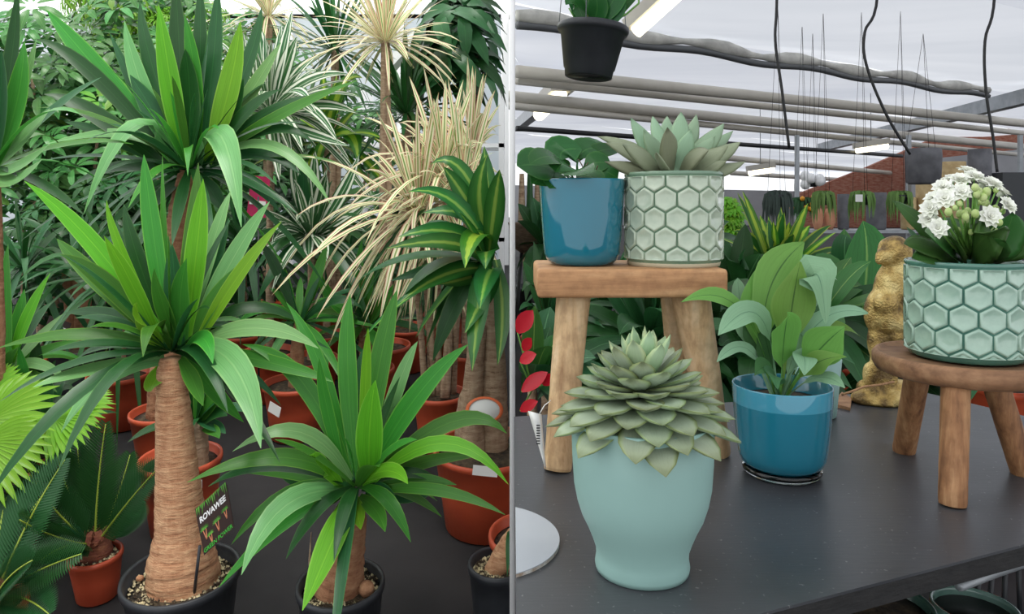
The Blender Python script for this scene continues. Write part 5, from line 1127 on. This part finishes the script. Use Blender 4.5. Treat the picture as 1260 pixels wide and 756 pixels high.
rplant(668, 300, 3.6, 'dark leaved plant below the wicker basket', ['bush', 'dief'], 40, (0.25, 0.4), (0.06, 0.09), 211, elev=(-40, 80), prof=pr_oval)
rplant(930, 440, 2.0, 'dark low plant behind the blue glass fern pot', ['bush', 'dief'], 50, (0.16, 0.28), (0.05, 0.08), 212, elev=(-40, 80), prof=pr_oval)
rplant(1215, 450, 2.1, 'green leaved plant in a red pot behind the round stool', ['bush', 'dief'], 24, (0.14, 0.24), (0.04, 0.06), 213, elev=(0, 80), prof=pr_oval, rp=0.09, hp=0.5)
rplant(850, 320, 3.4, 'dark plant far behind the honeycomb pot', ['bush', 'dief'], 40, (0.25, 0.4), (0.06, 0.09), 214, elev=(-40, 80), prof=pr_oval)
rplant(1270, 400, 2.6, 'dark plant behind the flowering kalanchoe', ['bush', 'dief'], 40, (0.25, 0.4), (0.06, 0.09), 215, elev=(-50, 75), prof=pr_oval)
rplant(1160, 360, 3.0, 'dark plant in the row behind the gold figurine', ['bush', 'dief'], 40, (0.25, 0.4), (0.06, 0.09), 216, elev=(-50, 75), prof=pr_oval)
# anthuriums with red spathes
an = rplant(655, 470, 1.85, 'red anthurium with glossy leaves behind the pale stool leg', ['dief', 'strel'], 40, (0.14, 0.24), (0.06, 0.09), 217, 'potted_anthurium', (-30, 80), 0.4, pr_oval)
for (x, y, tx, ty, w) in ((637, 410, 656, 382, 22), (644, 432, 654, 416, 14), (640, 446, 660, 436, 16), (642, 482, 674, 458, 18), (640, 506, 662, 494, 14), (668, 474, 684, 462, 14)):
    V, Fc, U = ribbon(P(x, y, 1.72), P((x + tx) / 2, (y + ty) / 2 - 2, 1.71), P(tx, ty, 1.7), w * 1.7 / F, ns=6, prof=pr_oval, face=Vector((0, -0.9, 0.4)))
    obj('red_spathe', V, Fc, M['redsp'], an, U)
    B().tube([P(x, y, 1.72), P(655, 480, 1.8)], 0.002, 5).build('flower_stalk', M['fstem'], an)
# lime green ball bush
W_g = [whorl(9, 0.05, 0.02, 0.2, 70, M['fanp'], 'leaf_whorl')]
bush('ball_bush', Vector(((897 - 630) / F * 4.2, 4.2, fz(4.2))), 1, 'round lime green bush behind the honeycomb pot on the stool', 'bush', W_g, 150, [(P(897, 268, 4.2), (0.065, 0.065, 0.12))], (0.6, 0.9), 21, None, 1, 0.012)
# wicker basket and dark canes by the post
t = thing('wicker_basket', Vector((0.10, 3.9, 1.0)), 'round wicker basket on a stand in the row behind the table', 'basket')
m_wick = plain('wicker', C(120, 100, 84), 0.8, C(80, 66, 54), 40, stretch=(1, 1, 5), bump=0.6)
bc = P(656, 290, 3.9)
B().lathe([(0.07, -0.09), (0.11, -0.06), (0.13, 0.05), (0.135, 0.07), (0.125, 0.07), (0.1, -0.05), (0.0, -0.06)], 24, Matrix.Translation(bc)).build('basket_body', m_wick, t)
for k in range(3):
    a = k * 2.1 + 0.5; B().tube([bc + Vector((0.07 * math.cos(a), 0.07 * math.sin(a), -0.08)), Vector((bc.x + 0.12 * math.cos(a), 3.9 + 0.12 * math.sin(a), fz(3.9)))], 0.01, 7).build('stand_leg', M['blackpot'], t)
t.location = Vector((bc.x, bc.y, fz(3.9)))
for ch in t.children: ch.location = OFF[t.name] - t.location
t2 = thing('column_cactus', Vector((bc.x, 4.3, fz(4.3))), 'tall pale column cacti above the wicker basket', 'plant')
pot(t2, Vector((bc.x + 0.02, 4.3, fz(4.3))), 0.3, 0.11, 0.09, M['blackpot'])
for k, (x, yt) in enumerate(((642, 214), (652, 205), (661, 224), (668, 210))):
    q0 = P(x, yt, 4.3); trunk(t2, [Vector((bc.x + 0.02 * (k - 1.5) + 0.02, 4.3, fz(4.3) + 0.25)), Vector((q0.x, 4.3, q0.z - 0.3)), q0], [0.022, 0.024, 0.014], M['bush'] if k % 2 else M['cane'], 9, k, seg=12, name='cactus_column')

# ------------------------------------------------------------------ shelves and hanging baskets far back
d = 7.6
sh = thing('display_rack', Vector(((1075 - 630) / F * d, d, fz(7.6))), 'long metal display rack of planters far behind the plants', 'rack')
xa, xb = P(1000, 0, d).x, P(1290, 0, d).x
for py in (283, 330): z = P(0, py, d).z; B().box((xa, d - 0.15, z - 0.03), (xb, d + 0.45, z)).build('shelf_board', M['galv'], sh, False)
for x in (xa, (xa + xb) / 2, xb): B().box((x - 0.02, d + 0.40, fz(7.6)), (x + 0.02, d + 0.44, 2.0)).build('rack_post', M['galv'], sh, False)
M['dkplanter'] = plain('charcoal_planter', C(112, 112, 116), 0.7, C(88, 88, 92), 8); M['goldplanter'] = plain('straw_planter', C(206, 182, 134), 0.6, C(180, 152, 104), 12); M['terra2'] = plain('pale_terracotta', C(206, 150, 116), 0.7, C(190, 130, 98), 10); M['dkbox'] = plain('dark_box', C(72, 74, 76), 0.7)
zs = P(0, 283, d).z + 0.002
def planter(px, w, hpx, mat, label, dd=0.1, zb=None, prof='cyl', group=None):
    r = w / 2 * d / F; h = hpx * d / F; x = (px - 630) / F * d
    pr = [(r * 0.86, 0), (r * 0.95, h * 0.04), (r, h * 0.6), (r, h), (r * 0.9, h), (r * 0.86, h * 0.4)] if prof == 'cyl' else [(r * 0.6, 0), (r, h * 0.35), (r * 0.95, h * 0.75), (r * 0.7, h), (r * 0.6, h), (r * 0.6, h * 0.5)]
    o = B().lathe(pr, 20, Matrix.Translation((x, d + dd, zs if zb is None else zb))).build('planter', mat); tag(o, label, 'planter', group)
for px, w, hp_, mt, lab in ((1043, 14, 44, 'dkplanter', 'narrow charcoal planter on the far rack between hanging grass pots'), (1084, 24, 46, 'dkplanter', 'charcoal cylinder planter on the far rack beside a grass pot'), (1124, 18, 40, 'goldplanter', 'bronze coloured planter on the far rack'), (1146, 23, 60, 'goldplanter', 'tall straw coloured planter on the far rack'), (1177, 33, 84, 'goldplanter', 'tallest straw coloured planter on the far rack behind the flowers'), (1213, 26, 100, 'dkplanter', 'tall dark planter on the far rack behind the flowers')):
    planter(px, w, hp_, M[mt], lab)
B().box
bxo = B().box((P(1226, 0, d).x, d - 0.1, zs), (P(1290, 0, d).x, d + 0.3, zs + 70 * d / F)).build('dark_box', M['dkbox'], None, False); tag(bxo, 'big dark storage box on the far rack', 'box')
q = random.Random(8); zs2 = P(0, 330, d).z + 0.002
for i in range(8):
    planter(1012 + 13 * (i % 4) + (i // 4) * 4, 12, 16, M['terra2'], 'small terracotta jar in a double row on the lower rack board', 0.0 + 0.16 * (i // 4), zs2, 'jar', 'small terracotta jars on the far rack')
for i in range(2): planter(1011 + 15 * i, 13, 26, M['terra2'], 'plump terracotta jar on the upper rack board', 0.1, zs, 'jar', 'plump terracotta jars on the upper rack board')
dB = 7.0; bp = P(1136, 205, dB)
t = thing('hanging_planter', bp - Vector((0, 0, 0.2)), 'big grey woven planter hanging under the pipes', 'planter')
B().lathe([(0.12, -0.17), (0.15, -0.15), (0.16, 0.1), (0.155, 0.17), (0.14, 0.17), (0.13, 0.0)], 24, Matrix.Translation(bp)).build('planter_body', M['dkplanter'], t)
for a in (0.3, 2.4, 4.5): B().tube([bp + Vector((0.15 * math.cos(a), 0.15 * math.sin(a), 0.16)), Vector((bp.x, bp.y, ROOF - 0.08))], 0.002, 5).build('hanger_wire', M['black'], t)
M['grassy'] = leafm('hanging_grass', S1(C(140, 176, 96), C(112, 152, 78)), 0.5, 0.25, 0.2)
def hanging_basket(px, py, d, r, drop, label, mat, name='hanging_grass_pot', n=170, flowers=None):
    c = P(px, py, d); t = thing(name, c - Vector((0, 0, drop)), label, 'plant'); q = random.Random(px)
    B().lathe([(r * 0.5, -r * 0.9), (r * 0.75, -r * 0.2), (r * 0.8, 0), (r * 0.7, 0.0), (r * 0.6, -r * 0.5)], 18, Matrix.Translation(c)).build('pot', M['blackpot'], t)
    for a in (0.4, 2.5, 4.6): B().tube([c + Vector((r * 0.75 * math.cos(a), r * 0.75 * math.sin(a), 0)), Vector((c.x, c.y, ROOF - 0.08))], 0.0016, 5).build('hanger_wire', M['black'], t)
    b = B()
    for i in range(n):
        a = q.uniform(0, 6.28); u = Vector((math.cos(a), math.sin(a), 0)); e = q.uniform(0.2, 1.0); L = drop * q.uniform(0.4, 1.0)
        P0 = c + u * r * 0.3 * q.random(); V, Fc, U = ribbon(P0, c + u * r * 1.25 * e + Vector((0, 0, r * 0.9)), c + u * r * 1.1 * e - Vector((0, 0, L * e)), 0.022, ns=4, prof=pr_strap, face=Vector((u.x * .5, u.y * .5 - .6, 0.5))); b.add(V, Fc, U)
    o = b.build('trailing_blades', mat, t); o['kind'] = 'stuff'
    if flowers:
        for i in range(9):
            a = q.uniform(0, 6.28); B().ball(c + Vector((r * math.cos(a), -abs(r * math.sin(a)), q.uniform(-drop * 0.7, r * 0.6))), flowers[1], 7, 5).build('flower', flowers[0], t)
for px, lab in ((1013, 'trailing grass pot hanging in front of the plump terracotta jars'), (1060, 'trailing grass pot with white sticker hanging before the far rack'), (1108, 'trailing grass pot hanging beside the bronze coloured planter')):
    hanging_basket(px, 240, 6.2, 0.095, 0.26, lab, M['grassy'])
c = P(1057, 244, 6.08); sk = B().box((-0.03, -0.001, -0.03), (0.03, 0, 0.03), Matrix.Translation(c)).build('price_sticker', M['tagw'], bpy.data.objects['hanging_grass_pot.001'], False)
hanging_basket(957, 240, 6.0, 0.11, 0.38, 'dark trailing plant hanging next to the orange flowers', leafm('dark_trail', S1(C(70, 84, 74), C(52, 66, 58)), 0.5, 0.15, 0.2), 'hanging_trailing_plant')
hanging_basket(987, 248, 6.6, 0.1, 0.22, 'hanging plant with orange flowers beside the dark trailing plant', M['dief'], 'hanging_flower_pot', flowers=(plain('orange_bloom', C(236, 160, 40), 0.5), 0.022))
hanging_basket(1000, 222, 6.9, 0.07, 0.06, 'white flowering plant hanging above the grass pots', M['dief'], 'hanging_flower_pot', 60, (plain('white_bloom', C(236, 236, 236), 0.5), 0.05))
